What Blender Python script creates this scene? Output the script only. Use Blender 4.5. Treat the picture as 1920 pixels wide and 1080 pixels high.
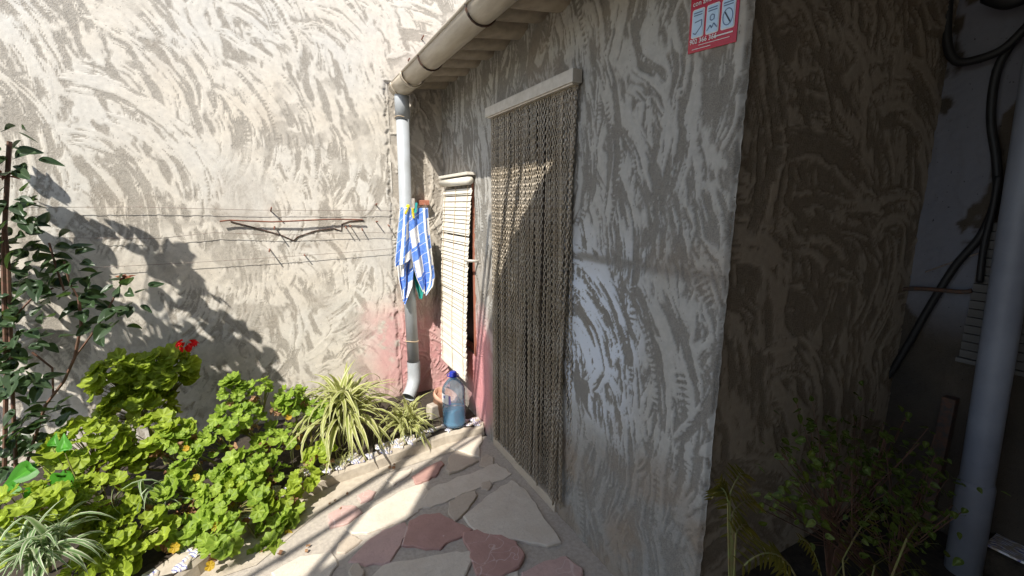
import bpy, bmesh, math, random
import numpy as np
from mathutils import Vector, Matrix, Euler

for o in list(bpy.data.objects): bpy.data.objects.remove(o)
scene = bpy.context.scene
COL = scene.collection
random.seed(7)
R = math.radians

# ------------------------------------------------------------------ camera, sky, sun, exposure
CAM = Vector((-1.0864, 0.0, 1.5)); PITCH = 10.906; YAW = 27.677; FPX = 820.0
cam = bpy.data.cameras.new('camera'); cam.lens = FPX/1920*36; cam.sensor_width = 36; cam.sensor_fit = 'HORIZONTAL'
cam.clip_start = 0.02; cam.clip_end = 2000
camo = bpy.data.objects.new('camera', cam); COL.objects.link(camo)
camo.location = CAM; camo.rotation_euler = (R(90-PITCH), 0, R(-YAW)); scene.camera = camo

SZ = 1.62
SUN = Vector((1.0, 0.95, -SZ))                    # direction the sunlight travels
world = bpy.data.worlds.new('World'); scene.world = world; world.use_nodes = True
wn = world.node_tree.nodes; wn.clear()
sky = wn.new('ShaderNodeTexSky'); sky.sky_type = 'NISHITA'; sky.sun_disc = False
sky.sun_elevation = math.atan2(SZ, math.hypot(1, .95)); sky.sun_rotation = math.atan2(-1, -.95)
bg = wn.new('ShaderNodeBackground'); bg.inputs[1].default_value = 0.15
wo = wn.new('ShaderNodeOutputWorld')
world.node_tree.links.new(sky.outputs[0], bg.inputs[0]); world.node_tree.links.new(bg.outputs[0], wo.inputs[0])
sl = bpy.data.lights.new('sun', 'SUN'); sl.energy = 5.0; sl.angle = R(0.53); sl.color = (1.0, .95, .86)
so = bpy.data.objects.new('sun', sl); COL.objects.link(so); so.rotation_euler = SUN.to_track_quat('-Z', 'Y').to_euler()
vs = scene.view_settings; vs.view_transform = 'Standard'; vs.look = 'None'; vs.gamma = 1; vs.exposure = 0.47; vs.use_curve_mapping = False

# ------------------------------------------------------------------ survey helpers: a sight line met with a real plane of the place
_p, _y = R(PITCH), R(YAW)
_f = Vector((math.sin(_y)*math.cos(_p), math.cos(_y)*math.cos(_p), -math.sin(_p)))
_r = Vector((math.cos(_y), -math.sin(_y), 0)); _u = _r.cross(_f)
def sight(x, y): return _f + _r*((x-960)/FPX) - _u*((y-540)/FPX)
def onX(x, y, v=0.0): d = sight(x, y); return CAM + d*((v-CAM.x)/d.x)
def onY(x, y, v): d = sight(x, y); return CAM + d*((v-CAM.y)/d.y)
def onZ(x, y, v=0.0): d = sight(x, y); return CAM + d*((v-CAM.z)/d.z)
YB = 3.14      # plane of the back wall
YC = 0.795     # plane of the side face of the annex
XW = 1.14      # plane of the wall on the right

# ------------------------------------------------------------------ object helpers
def tag(o, label=None, cat=None, group=None, kind=None):
    if label: o['label'] = label
    if cat: o['category'] = cat
    if group: o['group'] = group
    if kind: o['kind'] = kind
    return o
def link(o, parent=None):
    COL.objects.link(o)
    if parent: o.parent = parent
    return o
def empty(name, loc=(0, 0, 0)):
    o = bpy.data.objects.new(name, None); o.location = loc; o.empty_display_size = .05
    return link(o)
class MB:
    def __init__(s): s.v = []; s.f = []
    def add(s, v, f):
        n = len(s.v); s.v += [tuple(q) for q in v]; s.f += [tuple(i+n for i in q) for q in f]; return s
    def box(s, a, b):
        x0, y0, z0 = a; x1, y1, z1 = b
        return s.add([(x0,y0,z0),(x1,y0,z0),(x1,y1,z0),(x0,y1,z0),(x0,y0,z1),(x1,y0,z1),(x1,y1,z1),(x0,y1,z1)],
            [(3,2,1,0),(4,5,6,7),(0,1,5,4),(1,2,6,5),(2,3,7,6),(3,0,4,7)])
    def tube(s, pts, r, n=8, caps=True):
        pts = [Vector(q) for q in pts]; m = len(pts)
        rr = r if isinstance(r, (list, tuple)) else [r]*m
        t0 = (pts[1]-pts[0]).normalized(); ref = Vector((0,0,1)) if abs(t0.z) < .9 else Vector((1,0,0))
        nx = t0.cross(ref).normalized(); v = []; f = []
        for i, q in enumerate(pts):
            t = (pts[min(i+1, m-1)]-pts[max(i-1, 0)]).normalized()
            nx = (nx - t*nx.dot(t)).normalized(); ny = t.cross(nx)
            for k in range(n):
                a = 2*math.pi*k/n; v.append(q + nx*(math.cos(a)*rr[i]) + ny*(math.sin(a)*rr[i]))
        for i in range(m-1):
            for k in range(n):
                f.append((i*n+k, i*n+(k+1) % n, (i+1)*n+(k+1) % n, (i+1)*n+k))
        if caps: f.append(tuple(range(n-1, -1, -1))); f.append(tuple((m-1)*n+k for k in range(n)))
        return s.add(v, f)
    def lathe(s, prof, c=(0,0,0), n=24):
        v = []; f = []; m = len(prof)
        for r, z in prof:
            for k in range(n):
                a = 2*math.pi*k/n; v.append((c[0]+r*math.cos(a), c[1]+r*math.sin(a), c[2]+z))
        for i in range(m-1):
            for k in range(n): f.append((i*n+k, i*n+(k+1) % n, (i+1)*n+(k+1) % n, (i+1)*n+k))
        return s.add(v, f)
    def prism(s, poly, z0, z1, inset=0.0):
        n = len(poly); cx = sum(q[0] for q in poly)/n; cy = sum(q[1] for q in poly)/n
        k = lambda q, t: (cx+(q[0]-cx)*(1-t), cy+(q[1]-cy)*(1-t))
        v = [(q[0], q[1], z0) for q in poly]
        if inset:
            v += [(q[0], q[1], z1-inset) for q in poly]
            rad = sum(math.hypot(q[0]-cx, q[1]-cy) for q in poly)/n
            v += [(*k(q, inset/rad*1.3), z1) for q in poly]; L = 3
        else: v += [(q[0], q[1], z1) for q in poly]; L = 2
        f = [tuple(range(n-1, -1, -1)), tuple((L-1)*n+i for i in range(n))]
        for l in range(L-1):
            for i in range(n): f.append((l*n+i, l*n+(i+1) % n, (l+1)*n+(i+1) % n, (l+1)*n+i))
        return s.add(v, f)
    def mesh(s, name='m', mat=None):
        me = bpy.data.meshes.new(name); me.from_pydata(s.v, [], s.f); me.update()
        if mat: me.materials.append(mat)
        return me
    def build(s, name, mat, parent=None, smooth=False, bevel=0.0):
        me = s.mesh(name, mat)
        if bevel:
            bm = bmesh.new(); bm.from_mesh(me)
            bmesh.ops.bevel(bm, geom=bm.edges[:], offset=bevel, segments=2, affect='EDGES', profile=.6)
            bm.to_mesh(me); bm.free()
        if smooth:
            me.polygons.foreach_set('use_smooth', [True]*len(me.polygons))
        o = bpy.data.objects.new(name, me); link(o, parent)
        if parent: o.matrix_parent_inverse = Matrix.Translation(-parent.location)
        return o

# ------------------------------------------------------------------ materials
def newmat(name):
    m = bpy.data.materials.new(name); m.use_nodes = True; nt = m.node_tree
    return m, nt, nt.nodes['Principled BSDF'], nt.nodes['Material Output']
def mixc(nt, a, b, fac, typ='MIX'):
    n = nt.nodes.new('ShaderNodeMix'); n.data_type = 'RGBA'; n.blend_type = typ
    for i, q in ((0, fac), (6, a), (7, b)):
        if hasattr(q, 'links') or isinstance(q, bpy.types.NodeSocket): nt.links.new(q, n.inputs[i])
        else: n.inputs[i].default_value = q if i == 0 else (*q, 1)
    return n.outputs[2]
def noise(nt, scale, detail=6, rough=.6, coord='Object', vec=None, stretch=None):
    n = nt.nodes.new('ShaderNodeTexNoise'); n.inputs['Scale'].default_value = scale
    n.inputs['Detail'].default_value = detail; n.inputs['Roughness'].default_value = rough
    tc = nt.nodes.new('ShaderNodeTexCoord'); src = tc.outputs[coord] if vec is None else vec
    if stretch:
        mp = nt.nodes.new('ShaderNodeMapping'); mp.inputs['Scale'].default_value = stretch
        nt.links.new(src, mp.inputs[0]); src = mp.outputs[0]
    nt.links.new(src, n.inputs['Vector']); return n.outputs[0]
def ramp(nt, src, p0, p1, c0=(0,0,0), c1=(1,1,1)):
    n = nt.nodes.new('ShaderNodeValToRGB'); n.color_ramp.elements[0].position = p0; n.color_ramp.elements[1].position = p1
    n.color_ramp.elements[0].color = (*c0, 1); n.color_ramp.elements[1].color = (*c1, 1)
    nt.links.new(src, n.inputs[0]); return n.outputs[0]
def bump(nt, src, bsdf, strength=.3, dist=.002):
    b = nt.nodes.new('ShaderNodeBump'); b.inputs['Strength'].default_value = strength; b.inputs['Distance'].default_value = dist
    nt.links.new(src, b.inputs['Height']); nt.links.new(b.outputs[0], bsdf.inputs['Normal'])
def attr(nt, name, out='Fac'):
    n = nt.nodes.new('ShaderNodeAttribute'); n.attribute_name = name; return n.outputs[out]
def plain(name, c, rough=.6, c2=None, scale=30, metal=0, bstr=0, spec=.5, stretch=None, rnd=0.0):
    m, nt, b, o = newmat(name); b.inputs['Roughness'].default_value = rough; b.inputs['Metallic'].default_value = metal
    b.inputs['Specular IOR Level'].default_value = spec
    c2 = c2 or tuple(q*.72 for q in c)
    col = mixc(nt, c, c2, ramp(nt, noise(nt, scale, stretch=stretch), .38, .68))
    if rnd:
        oi = nt.nodes.new('ShaderNodeObjectInfo')
        hs = nt.nodes.new('ShaderNodeHueSaturation'); mr = nt.nodes.new('ShaderNodeMapRange')
        mr.inputs[3].default_value = 1-rnd; mr.inputs[4].default_value = 1+rnd
        nt.links.new(oi.outputs['Random'], mr.inputs[0]); nt.links.new(mr.outputs[0], hs.inputs['Value']); nt.links.new(col, hs.inputs['Color'])
        col = hs.outputs[0]
    nt.links.new(col, b.inputs['Base Color'])
    if bstr: bump(nt, noise(nt, scale*4, 5), b, bstr, .003)
    return m

def stucco_mat(name, grey, cream, warm, white=(.66,.70,.77), pink=(.72,.30,.32), dirt=(.30,.22,.15)):
    m, nt, b, o = newmat(name); b.inputs['Roughness'].default_value = .92; b.inputs['Specular IOR Level'].default_value = .25
    n1 = ramp(nt, noise(nt, 2.2, 4), .35, .7)
    cr = mixc(nt, cream, warm, n1)
    grit = ramp(nt, noise(nt, 260, 3, .7), .3, .75, (.62,.62,.62), (1.2,1.2,1.2))
    gr = mixc(nt, grey, grit, 1.0, 'MULTIPLY')
    c = mixc(nt, gr, cr, attr(nt, 'cream'))
    soft = ramp(nt, noise(nt, 38, 6, .7), .3, .72, (.84,.84,.84), (1.07,1.07,1.07))
    c = mixc(nt, c, soft, 1.0, 'MULTIPLY')
    c = mixc(nt, c, dirt, attr(nt, 'dirt')); c = mixc(nt, c, pink, attr(nt, 'pink')); c = mixc(nt, c, white, attr(nt, 'white'))
    fleck = ramp(nt, noise(nt, 120, 2, .5), .70, .76)
    c = mixc(nt, c, tuple(q*.55 for q in grey), fleck)
    nt.links.new(c, b.inputs['Base Color'])
    mul = nt.nodes.new('ShaderNodeMath'); mul.operation = 'MULTIPLY_ADD'
    inv = nt.nodes.new('ShaderNodeMath'); inv.operation = 'MULTIPLY_ADD'; inv.inputs[1].default_value = -.75; inv.inputs[2].default_value = 1.0
    nt.links.new(attr(nt, 'cream'), inv.inputs[0]); nt.links.new(noise(nt, 190, 4, .75), mul.inputs[0]); nt.links.new(inv.outputs[0], mul.inputs[1]); mul.inputs[2].default_value = 0
    bump(nt, mul.outputs[0], b, .75, .004)
    return m

def leaf_mat(name, c1, c2, rough=.42, trans=.45, tcol=None, vein=True, edge=None):
    m, nt, b, o = newmat(name); b.inputs['Roughness'].default_value = rough; b.inputs['Specular IOR Level'].default_value = .28
    oi = nt.nodes.new('ShaderNodeObjectInfo')
    c = mixc(nt, c1, c2, oi.outputs['Random'])
    c = mixc(nt, c, tuple(q*.6 for q in c1), ramp(nt, noise(nt, 25, 4), .5, .8))
    if vein: c = mixc(nt, c, tuple(min(1, q*1.7+.03) for q in c2), attr(nt, 'vein'))
    if edge: c = mixc(nt, c, edge, attr(nt, 'edge'))
    nt.links.new(c, b.inputs['Base Color'])
    t = nt.nodes.new('ShaderNodeBsdfTranslucent'); g = mixc(nt, c, tcol or (.75, .95, .12), .55, 'MIX')
    g2 = mixc(nt, c, g, .5); nt.links.new(g2, t.inputs[0])
    ms = nt.nodes.new('ShaderNodeMixShader'); ms.inputs[0].default_value = trans
    nt.links.new(b.outputs[0], ms.inputs[1]); nt.links.new(t.outputs[0], ms.inputs[2]); nt.links.new(ms.outputs[0], o.inputs[0])
    return m

M = {}
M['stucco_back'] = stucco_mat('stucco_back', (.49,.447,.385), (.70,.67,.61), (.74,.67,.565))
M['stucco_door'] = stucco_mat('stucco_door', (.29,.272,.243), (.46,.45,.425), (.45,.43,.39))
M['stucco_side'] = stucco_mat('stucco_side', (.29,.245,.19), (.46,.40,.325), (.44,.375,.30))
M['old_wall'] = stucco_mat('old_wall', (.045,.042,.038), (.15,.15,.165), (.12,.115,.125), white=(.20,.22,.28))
M['mortar'] = plain('mortar', (.47,.42,.355), .95, (.36,.32,.275), 60, bstr=.6)
M['mortar_strip'] = plain('mortar_strip', (.50,.44,.355), .95, (.40,.345,.275), 30, bstr=.4)
M['soil'] = plain('soil', (.055,.042,.03), 1, (.025,.02,.014), 40, bstr=.9)
M['ground'] = plain('ground', (.25,.22,.17), 1, (.16,.13,.10), 8, bstr=.5)
def stone(name, c, c2, vein=(.7,.6,.55)):
    m, nt, b, o = newmat(name); b.inputs['Roughness'].default_value = .75
    k = mixc(nt, c, c2, ramp(nt, noise(nt, 9, 8, .65), .35, .68))
    k = mixc(nt, k, tuple(q*.8 for q in c), ramp(nt, noise(nt, 70, 5), .5, .8))
    v = nt.nodes.new('ShaderNodeTexVoronoi'); v.feature = 'DISTANCE_TO_EDGE'; v.inputs['Scale'].default_value = 3.2
    tc = nt.nodes.new('ShaderNodeTexCoord'); nz = noise(nt, 3, 3); ad = nt.nodes.new('ShaderNodeVectorMath'); ad.operation = 'ADD'
    nt.links.new(tc.outputs['Object'], ad.inputs[0]); nt.links.new(nz, ad.inputs[1]); nt.links.new(ad.outputs[0], v.inputs['Vector'])
    k = mixc(nt, vein, k, ramp(nt, v.outputs['Distance'], .003, .010, (.55,.55,.55), (1,1,1)))
    nt.links.new(k, b.inputs['Base Color']); bump(nt, noise(nt, 22, 9, .7), b, .55, .008)
    return m
M['stone_cream'] = stone('stone_cream', (.64,.58,.49), (.57,.50,.41), (.52,.45,.37))
M['stone_tan'] = stone('stone_tan', (.52,.45,.36), (.46,.38,.30), (.42,.35,.27))
M['stone_red'] = stone('stone_red', (.46,.275,.235), (.38,.22,.19))
M['stone_pink'] = stone('stone_pink', (.56,.38,.34), (.48,.33,.29))
M['pvc_grey'] = plain('pvc_grey', (.41,.44,.47), .5, (.33,.345,.355), 5, spec=.4)
M['pvc_beige'] = plain('pvc_beige', (.54,.48,.39), .42, (.40,.34,.26), 7, spec=.4, stretch=(5,.8,5))
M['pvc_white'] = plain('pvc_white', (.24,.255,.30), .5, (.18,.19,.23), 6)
M['tile'] = plain('tile', (.34,.285,.22), .95, (.22,.18,.14), 14, bstr=.5, rnd=.18)
M['tile_top'] = plain('tile_top', (.42,.25,.16), .95, (.3,.2,.14), 14, bstr=.4, rnd=.2)
M['brick'] = plain('brick', (.42,.16,.10), .9, (.30,.12,.08), 30, bstr=.4)
M['slat'] = plain('slat', (.80,.76,.67), .5, (.75,.70,.60), 12, rnd=.05)
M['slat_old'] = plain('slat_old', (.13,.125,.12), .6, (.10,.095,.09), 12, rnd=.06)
M['cord'] = plain('cord', (.55,.42,.28), .9)
M['iron'] = plain('iron', (.06,.05,.045), .8, (.13,.06,.035), 60)
M['rust'] = plain('rust', (.26,.10,.06), .9, (.12,.055,.04), 60)
M['wire'] = plain('wire', (.28,.24,.21), .6, (.2,.12,.09), 60)
M['alu'] = plain('alu', (.62,.57,.50), .42, (.5,.45,.38), 20, metal=.35)
M['header'] = plain('header', (.60,.57,.52), .5, (.48,.45,.40), 25, metal=.1)
def chainm():
    m, nt, b, o = newmat('chain'); b.inputs['Metallic'].default_value = .55; b.inputs['Roughness'].default_value = .42
    oi = nt.nodes.new('ShaderNodeObjectInfo')
    c = mixc(nt, (.34,.285,.21), (.47,.41,.33), oi.outputs['Random'])
    c = mixc(nt, c, (.50,.45,.38), ramp(nt, noise(nt, 4, 2), .45, .7))
    nt.links.new(c, b.inputs['Base Color']); return m
M['chain'] = chainm()
M['door'] = plain('door', (.035,.025,.02), .6, (.02,.015,.012), 10)
M['stucco_dim'] = plain('stucco_dim', (.32,.27,.21), .95, (.25,.21,.16), 8)
M['concrete'] = plain('concrete', (.40,.38,.35), .95, (.3,.28,.26), 10, bstr=.3)
M['cable'] = plain('cable', (.015,.015,.017), .55)
M['clay'] = plain('clay', (.50,.25,.16), .9, (.58,.38,.28), 20, bstr=.3)
M['stem_brown'] = plain('stem_brown', (.16,.075,.05), .7, (.09,.06,.035), 50)
M['stem_green'] = plain('stem_green', (.20,.24,.07), .6, (.22,.15,.07), 50)
M['dry'] = leaf_mat('dry', (.30,.15,.08), (.42,.26,.15), .8, .2, (.6,.35,.15), False)
M['yellow'] = leaf_mat('yellow', (.58,.36,.03), (.52,.47,.05), .5, .4, (.9,.6,.05), False)
M['geranium'] = leaf_mat('geranium', (.21,.29,.022), (.33,.42,.045), .5, .42, (.80,.95,.06))
M['geranium_blue'] = leaf_mat('geranium_blue', (.17,.27,.03), (.28,.38,.045), .5, .38, (.6,.9,.1))
M['heart'] = leaf_mat('heart', (.06,.26,.02), (.09,.34,.03), .4, .45, (.3,.95,.08))
M['spider'] = leaf_mat('spider', (.24,.29,.06), (.34,.37,.10), .4, .35, (.8,.85,.25), False, (.76,.73,.42))
M['spider_pale'] = leaf_mat('spider_pale', (.10,.22,.07), (.16,.27,.09), .4, .35, (.7,.9,.3), False, (.72,.74,.55))
M['rose'] = leaf_mat('rose', (.022,.045,.018), (.04,.07,.03), .33, .2, (.4,.7,.1))
M['shrub'] = leaf_mat('shrub', (.06,.10,.015), (.10,.13,.02), .45, .35, (.6,.8,.08))
M['fern'] = leaf_mat('fern', (.055,.065,.01), (.10,.09,.015), .55, .4, (.8,.7,.1), False)
M['petal'] = leaf_mat('petal', (.80,.010,.015), (.75,.02,.012), .5, .3, (.95,.03,.02), False)
M['bud'] = leaf_mat('bud', (.20,.06,.03), (.30,.11,.05), .6, .2, (.5,.2,.1), False)

# ------------------------------------------------------------------ trowelled render: numpy relief and pigment
class VNoise:
    def __init__(s, seed): s.t = np.random.RandomState(seed).rand(128, 128).astype(np.float32)
    def __call__(s, x, y):
        xi = np.floor(x).astype(int); yi = np.floor(y).astype(int); fx = x-xi; fy = y-yi
        fx = fx*fx*(3-2*fx); fy = fy*fy*(3-2*fy); a = s.t
        x0, x1, y0, y1 = xi % 128, (xi+1) % 128, yi % 128, (yi+1) % 128
        return (a[y0, x0]*(1-fx)+a[y0, x1]*fx)*(1-fy)+(a[y1, x0]*(1-fx)+a[y1, x1]*fx)*fy
    def fbm(s, x, y, o=4):
        r = 0; w = .5; tot = 0
        for k in range(o): r = r+w*s(x*2**k+k*17.3, y*2**k+k*9.1); tot += w; w *= .55
        return r/tot
def sstep(a, b, x): t = np.clip((x-a)/(b-a), 0, 1); return t*t*(3-2*t)
def fan_groups(W, H, step, rng, acf, w=.075, dens=.0):
    gs = []
    for j in range(int(H/step)+3):
        for i in range(int(W/step)+4):
            u = (i-1.0+rng.uniform(-.4, .4))*step; v = (j-.6+rng.uniform(-.4, .4))*step
            gs.append((u-.22, v, rng.uniform(.12, .36), rng.randint(3, 6), w*rng.uniform(.55, 1.35), acf(u, v, rng), rng.uniform(.5, 1.05), dens+rng.uniform(-.07, .07)))
    order = rng.permutation(len(gs)); return [gs[k] for k in order]
def trowel(W, H, res, seed, groups, fill=.5):
    """cream skim dragged over grey mortar: concentric wiper strokes, later ones over earlier ones"""
    rng = np.random.RandomState(seed); N = VNoise(seed+1)
    nx = int(round(W/res))+1; ny = int(round(H/res))+1
    U, V = np.meshgrid(np.linspace(0, W, nx), np.linspace(0, H, ny))
    U0, V0 = U, V
    U = U+.03*(N.fbm(U0*9, V0*9)-.5); V = V+.03*(N.fbm(U0*9+50, V0*9+20)-.5)
    cream = sstep(.44, .56, N.fbm(U*26+V*8, V*7-U*3)+.25*(N.fbm(U*60, V*40)-.5)+(fill-.5)).astype(np.float32)
    hgt = cream*.6
    for (pu, pv, r0, n, w, ac, spread, dens) in groups:
        for k in range(n):
            ww = w*rng.uniform(.8, 1.3); r = r0+k*w*rng.uniform(.85, 1.1)
            a0 = ac-spread*rng.uniform(.5, 1.1); a1 = ac+spread*rng.uniform(.5, 1.1)
            cu = pu+rng.uniform(-.04, .04); cv = pv+rng.uniform(-.04, .04)
            aa = np.linspace(a0, a1, 9); eu = cu+np.cos(aa)*r; ev = cv+np.sin(aa)*r
            i0 = max(int((eu.min()-ww)/res), 0); i1 = min(int((eu.max()+ww)/res)+2, nx)
            j0 = max(int((ev.min()-ww)/res), 0); j1 = min(int((ev.max()+ww)/res)+2, ny)
            if i1 <= i0 or j1 <= j0: continue
            u = U[j0:j1, i0:i1]-cu; v = V[j0:j1, i0:i1]-cv
            rho = np.hypot(u, v); th = np.arctan2(v, u); th = (th-ac+np.pi) % (2*np.pi)-np.pi+ac
            s = r*(th-a0); L = r*(a1-a0); t = (rho-r)/ww; ph = rng.uniform(0, 90)
            edge = .5-.16*N.fbm(s*26+ph, t*3)
            ends = sstep(0, .03, s+.10*(N.fbm(rho*60, s*5+ph)-.4))*sstep(0, .03, L-s+.12*(N.fbm(rho*60+9, s*5+ph)-.4))
            ins = sstep(0, .06, edge-np.abs(t))*ends
            broad = N.fbm(rho*30+ph, s*4.5+ph, 2); fine = N.fbm(rho*105+ph*3, s*9+ph, 2); blot = N.fbm(u*18+ph, v*18+ph, 2)
            val = .46*broad+.40*fine+.17*blot+dens
            if rng.rand() < .5:                                   # chatter of the trowel edge
                tooth = .5+.5*np.sin(s*2*np.pi/rng.uniform(.015, .024)+3*N(s*20, t*2))
                zone = np.exp(-((t-rng.uniform(-.4, .4))/.16)**2)*sstep(.45, .6, N.fbm(s*5+ph, t+ph))
                val = val-zone*tooth*.22
            new = sstep(.492, .535, val+.12*(N.fbm(u*110, v*110, 2)-.5))
            al = ins*np.where(new > .5, 1.0, .92)
            cream[j0:j1, i0:i1] = cream[j0:j1, i0:i1]*(1-al)+new*al
            ridge = new*(.6+.5*fine)+.5*np.exp(-((np.abs(t)-.44)/.05)**2)*new
            hgt[j0:j1, i0:i1] = hgt[j0:j1, i0:i1]*(1-al)+ridge*al
    rough = N.fbm(U*120, V*120, 2)
    hgt = hgt+(1-cream)*.5*(rough-.5)+.9*(N.fbm(U*3.5, V*3.5, 3)-.5)
    return cream.astype(np.float32), hgt.astype(np.float32), N
def sheet(name, org, ud, vd, nd, W, H, res, cream, hgt, amp, attrs, mat, parent=None, hole=None):
    ny, nx = cream.shape
    u, v = np.meshgrid(np.linspace(0, W, nx), np.linspace(0, H, ny))
    org, ud, vd, nd = [np.array(q, float) for q in (org, ud, vd, nd)]
    co = org+u[..., None]*ud+v[..., None]*vd+(hgt*amp)[..., None]*nd
    idx = np.arange(nx*ny).reshape(ny, nx)
    q = np.stack([idx[:-1, :-1], idx[:-1, 1:], idx[1:, 1:], idx[1:, :-1]], -1)
    if np.dot(np.cross(ud, vd), nd) < 0: q = q[..., ::-1]
    if hole is not None:
        uc = (u[:-1, :-1]+u[1:, 1:])/2; vc = (v[:-1, :-1]+v[1:, 1:])/2
        q = q[~hole(uc, vc)]
    q = q.reshape(-1, 4); me = bpy.data.meshes.new(name)
    me.vertices.add(nx*ny); me.vertices.foreach_set('co', co.reshape(-1).astype(np.float32))
    me.loops.add(q.size); me.loops.foreach_set('vertex_index', q.reshape(-1).astype(np.int32))
    me.polygons.add(len(q)); me.polygons.foreach_set('loop_start', (np.arange(len(q))*4).astype(np.int32))
    me.polygons.foreach_set('use_smooth', np.ones(len(q), bool)); me.update(calc_edges=True)
    for k, a in dict(cream=cream, **attrs).items():
        at = me.attributes.new(k, 'FLOAT', 'POINT'); at.data.foreach_set('value', np.ascontiguousarray(a, np.float32).reshape(-1))
    me.materials.append(mat)
    o = bpy.data.objects.new(name, me); link(o, parent)
    if parent: o.matrix_parent_inverse = Matrix.Translation(-parent.location)
    return o

# ------------------------------------------------------------------ ground and paving
g = MB(); g.add([(-300,-300,-.06),(300,-300,-.06),(300,300,-.06),(-300,300,-.06)], [(0,1,2,3)])
tag(g.build('ground', M['ground']), kind='structure')
def c4(x, y): q = onZ(560+x/2.348, 620+y/2.348, .006); return (q.x, q.y)
def c2(x, y): q = onZ(440+x/3.375, 760+y/3.375, .006); return (q.x, q.y)
pv = MB(); pv.box((-4.5, -5.0, -.05), (.018, 2.42, 0.0)); pave = pv.build('paving', M['mortar']); tag(pave, kind='structure')
STONES = [
 ('stone_cream', c4, [(740,820),(830,740),(935,668),(1000,715),(1060,810),(1135,925),(1080,940),(930,915),(800,895),(765,860)]),
 ('stone_cream', c4, [(525,785),(600,690),(730,640),(865,590),(925,632),(895,655),(790,690),(700,728),(630,757)]),
 ('stone_tan', c4, [(650,610),(660,570),(690,530),(740,550),(785,575),(720,610),(665,628)]),
 ('stone_tan', c4, [(795,592),(808,558),(830,545),(855,560),(855,590),(825,600)]),
 ('stone_tan', c4, [(665,758),(720,725),(770,710),(782,728),(745,785),(690,836),(662,802)]),
 ('stone_red', c4, [(465,942),(498,842),(560,815),(620,810),(690,850),(757,877),(690,915),(650,930),(622,957),(540,950)]),
 ('stone_pink', c4, [(228,1010),(300,930),(370,880),(460,850),(482,880),(445,945),(400,1012),(300,1028)]),
 ('stone_red', c4, [(503,642),(560,605),(625,578),(636,592),(602,640),(520,672)]),
 ('stone_cream', c4, [(325,1085),(388,1022),(500,1010),(600,990),(740,975),(752,1010),(712,1090),(500,1120)]),
 ('stone_red', c4, [(735,900),(790,888),(950,938),(985,990),(962,1040),(890,1080),(790,1070),(760,1000)]),
 ('stone_pink', c4, [(990,1065),(1060,1030),(1174,1000),(1240,1050),(1230,1130),(1080,1150),(1000,1120)]),
 ('stone_tan', c4, [(222,1065),(240,1035),(262,1030),(287,1060),(280,1090),(240,1095)]),
 ('stone_tan', c4, [(805,672),(840,660),(852,680),(835,700),(810,698)]),
 ('stone_cream', c2, [(960,600),(1060,540),(1180,500),(1210,545),(1150,670),(1080,720),(960,760),(850,800),(760,800),(720,770),(800,700)]),
 ('stone_pink', c2, [(780,570),(850,535),(890,545),(870,590),(800,615)]),
 ('stone_pink', c2, [(600,690),(680,640),(760,640),(800,680),(720,740),(610,770)]),
 ('stone_cream', c2, [(960,470),(1010,430),(1120,400),(1100,440),(1010,500)]),
 ('stone_cream', c2, [(250,1060),(420,960),(600,930),(640,1010),(560,1120),(420,1180),(270,1150)]),
 ('stone_cream', c2, [(1370,270),(1460,215),(1560,180),(1545,320),(1450,290)]),
 ('stone_tan', c2, [(660,870),(740,820),(800,850),(700,930),(650,930)]),
 ('stone_cream', c4, [(770,1100),(960,1060),(980,1150),(860,1220),(760,1180)]),
 ('stone_red', c4, [(540,1150),(700,1120),(740,1200),(650,1300),(520,1260)]),
]
def stone_piece(k, poly, mat):
    rnd = random.Random(k*31); n = len(poly); out = []; gx = sum(q[0] for q in poly)/n; gy = sum(q[1] for q in poly)/n
    poly = [(gx+(q[0]-gx)*1.09, gy+(q[1]-gy)*1.09) for q in poly]
    for i in range(n):                                     # broken edges: an extra jittered point on each side
        a = poly[i]; b = poly[(i+1) % n]; L = math.hypot(b[0]-a[0], b[1]-a[1])
        out.append(a)
        for t in ((.2, .4, .6, .8) if L > .12 else (.33, .67)):
            j = min(.009, L*.06); out.append((a[0]+(b[0]-a[0])*t+rnd.uniform(-j, j), a[1]+(b[1]-a[1])*t+rnd.uniform(-j, j)))
    mb = MB(); h = .006+rnd.uniform(0, .010); mb.prism(out, -.02, h, .004)
    ta, tb = rnd.uniform(-.022, .022), rnd.uniform(-.022, .022); mb.v = [(x, y, z_+(ta*(x-gx)+tb*(y-gy) if z_ > 0 else 0)) for x, y, z_ in mb.v]
    o = mb.build('stone', M[mat], pave)
    o.rotation_euler = (0, 0, 0)
for k, (mt, fn, pts) in enumerate(STONES):
    stone_piece(k, [fn(*q) for q in pts], mt)
rs = random.Random(4)
for k in range(46):                                            # the same crazy paving behind and beside the camera
    cx, cy = -3.9+(k % 8)*.5+rs.uniform(-.1, .1), -2.4+(k//8)*.5+rs.uniform(-.1, .1)
    if cy > 1.1 or (cy > .4 and cx > -1.7 and cy > .95) or cx > -.25: continue
    n = rs.randint(5, 7); a0 = rs.uniform(0, 6); poly = [(cx+math.cos(a0+i*6.283/n)*rs.uniform(.15, .27), cy+math.sin(a0+i*6.283/n)*rs.uniform(.15, .25)) for i in range(n)]
    stone_piece(100+k, poly, rs.choice(['stone_cream', 'stone_red', 'stone_pink', 'stone_tan', 'stone_cream']))
ms = MB(); ms.add([(*onZ(*q, .002).xy, .003) for q in ((905,812),(880,838),(800,862),(700,895),(600,960),(480,1060),(390,1090),(330,1080),(430,1005),(540,925),(640,885),(760,845),(880,800))], [tuple(range(12, -1, -1))])
st = ms.build('mortar_strip', M['mortar_strip']); st.name = 'mortar_strip'; tag(st, kind='structure')

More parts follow.
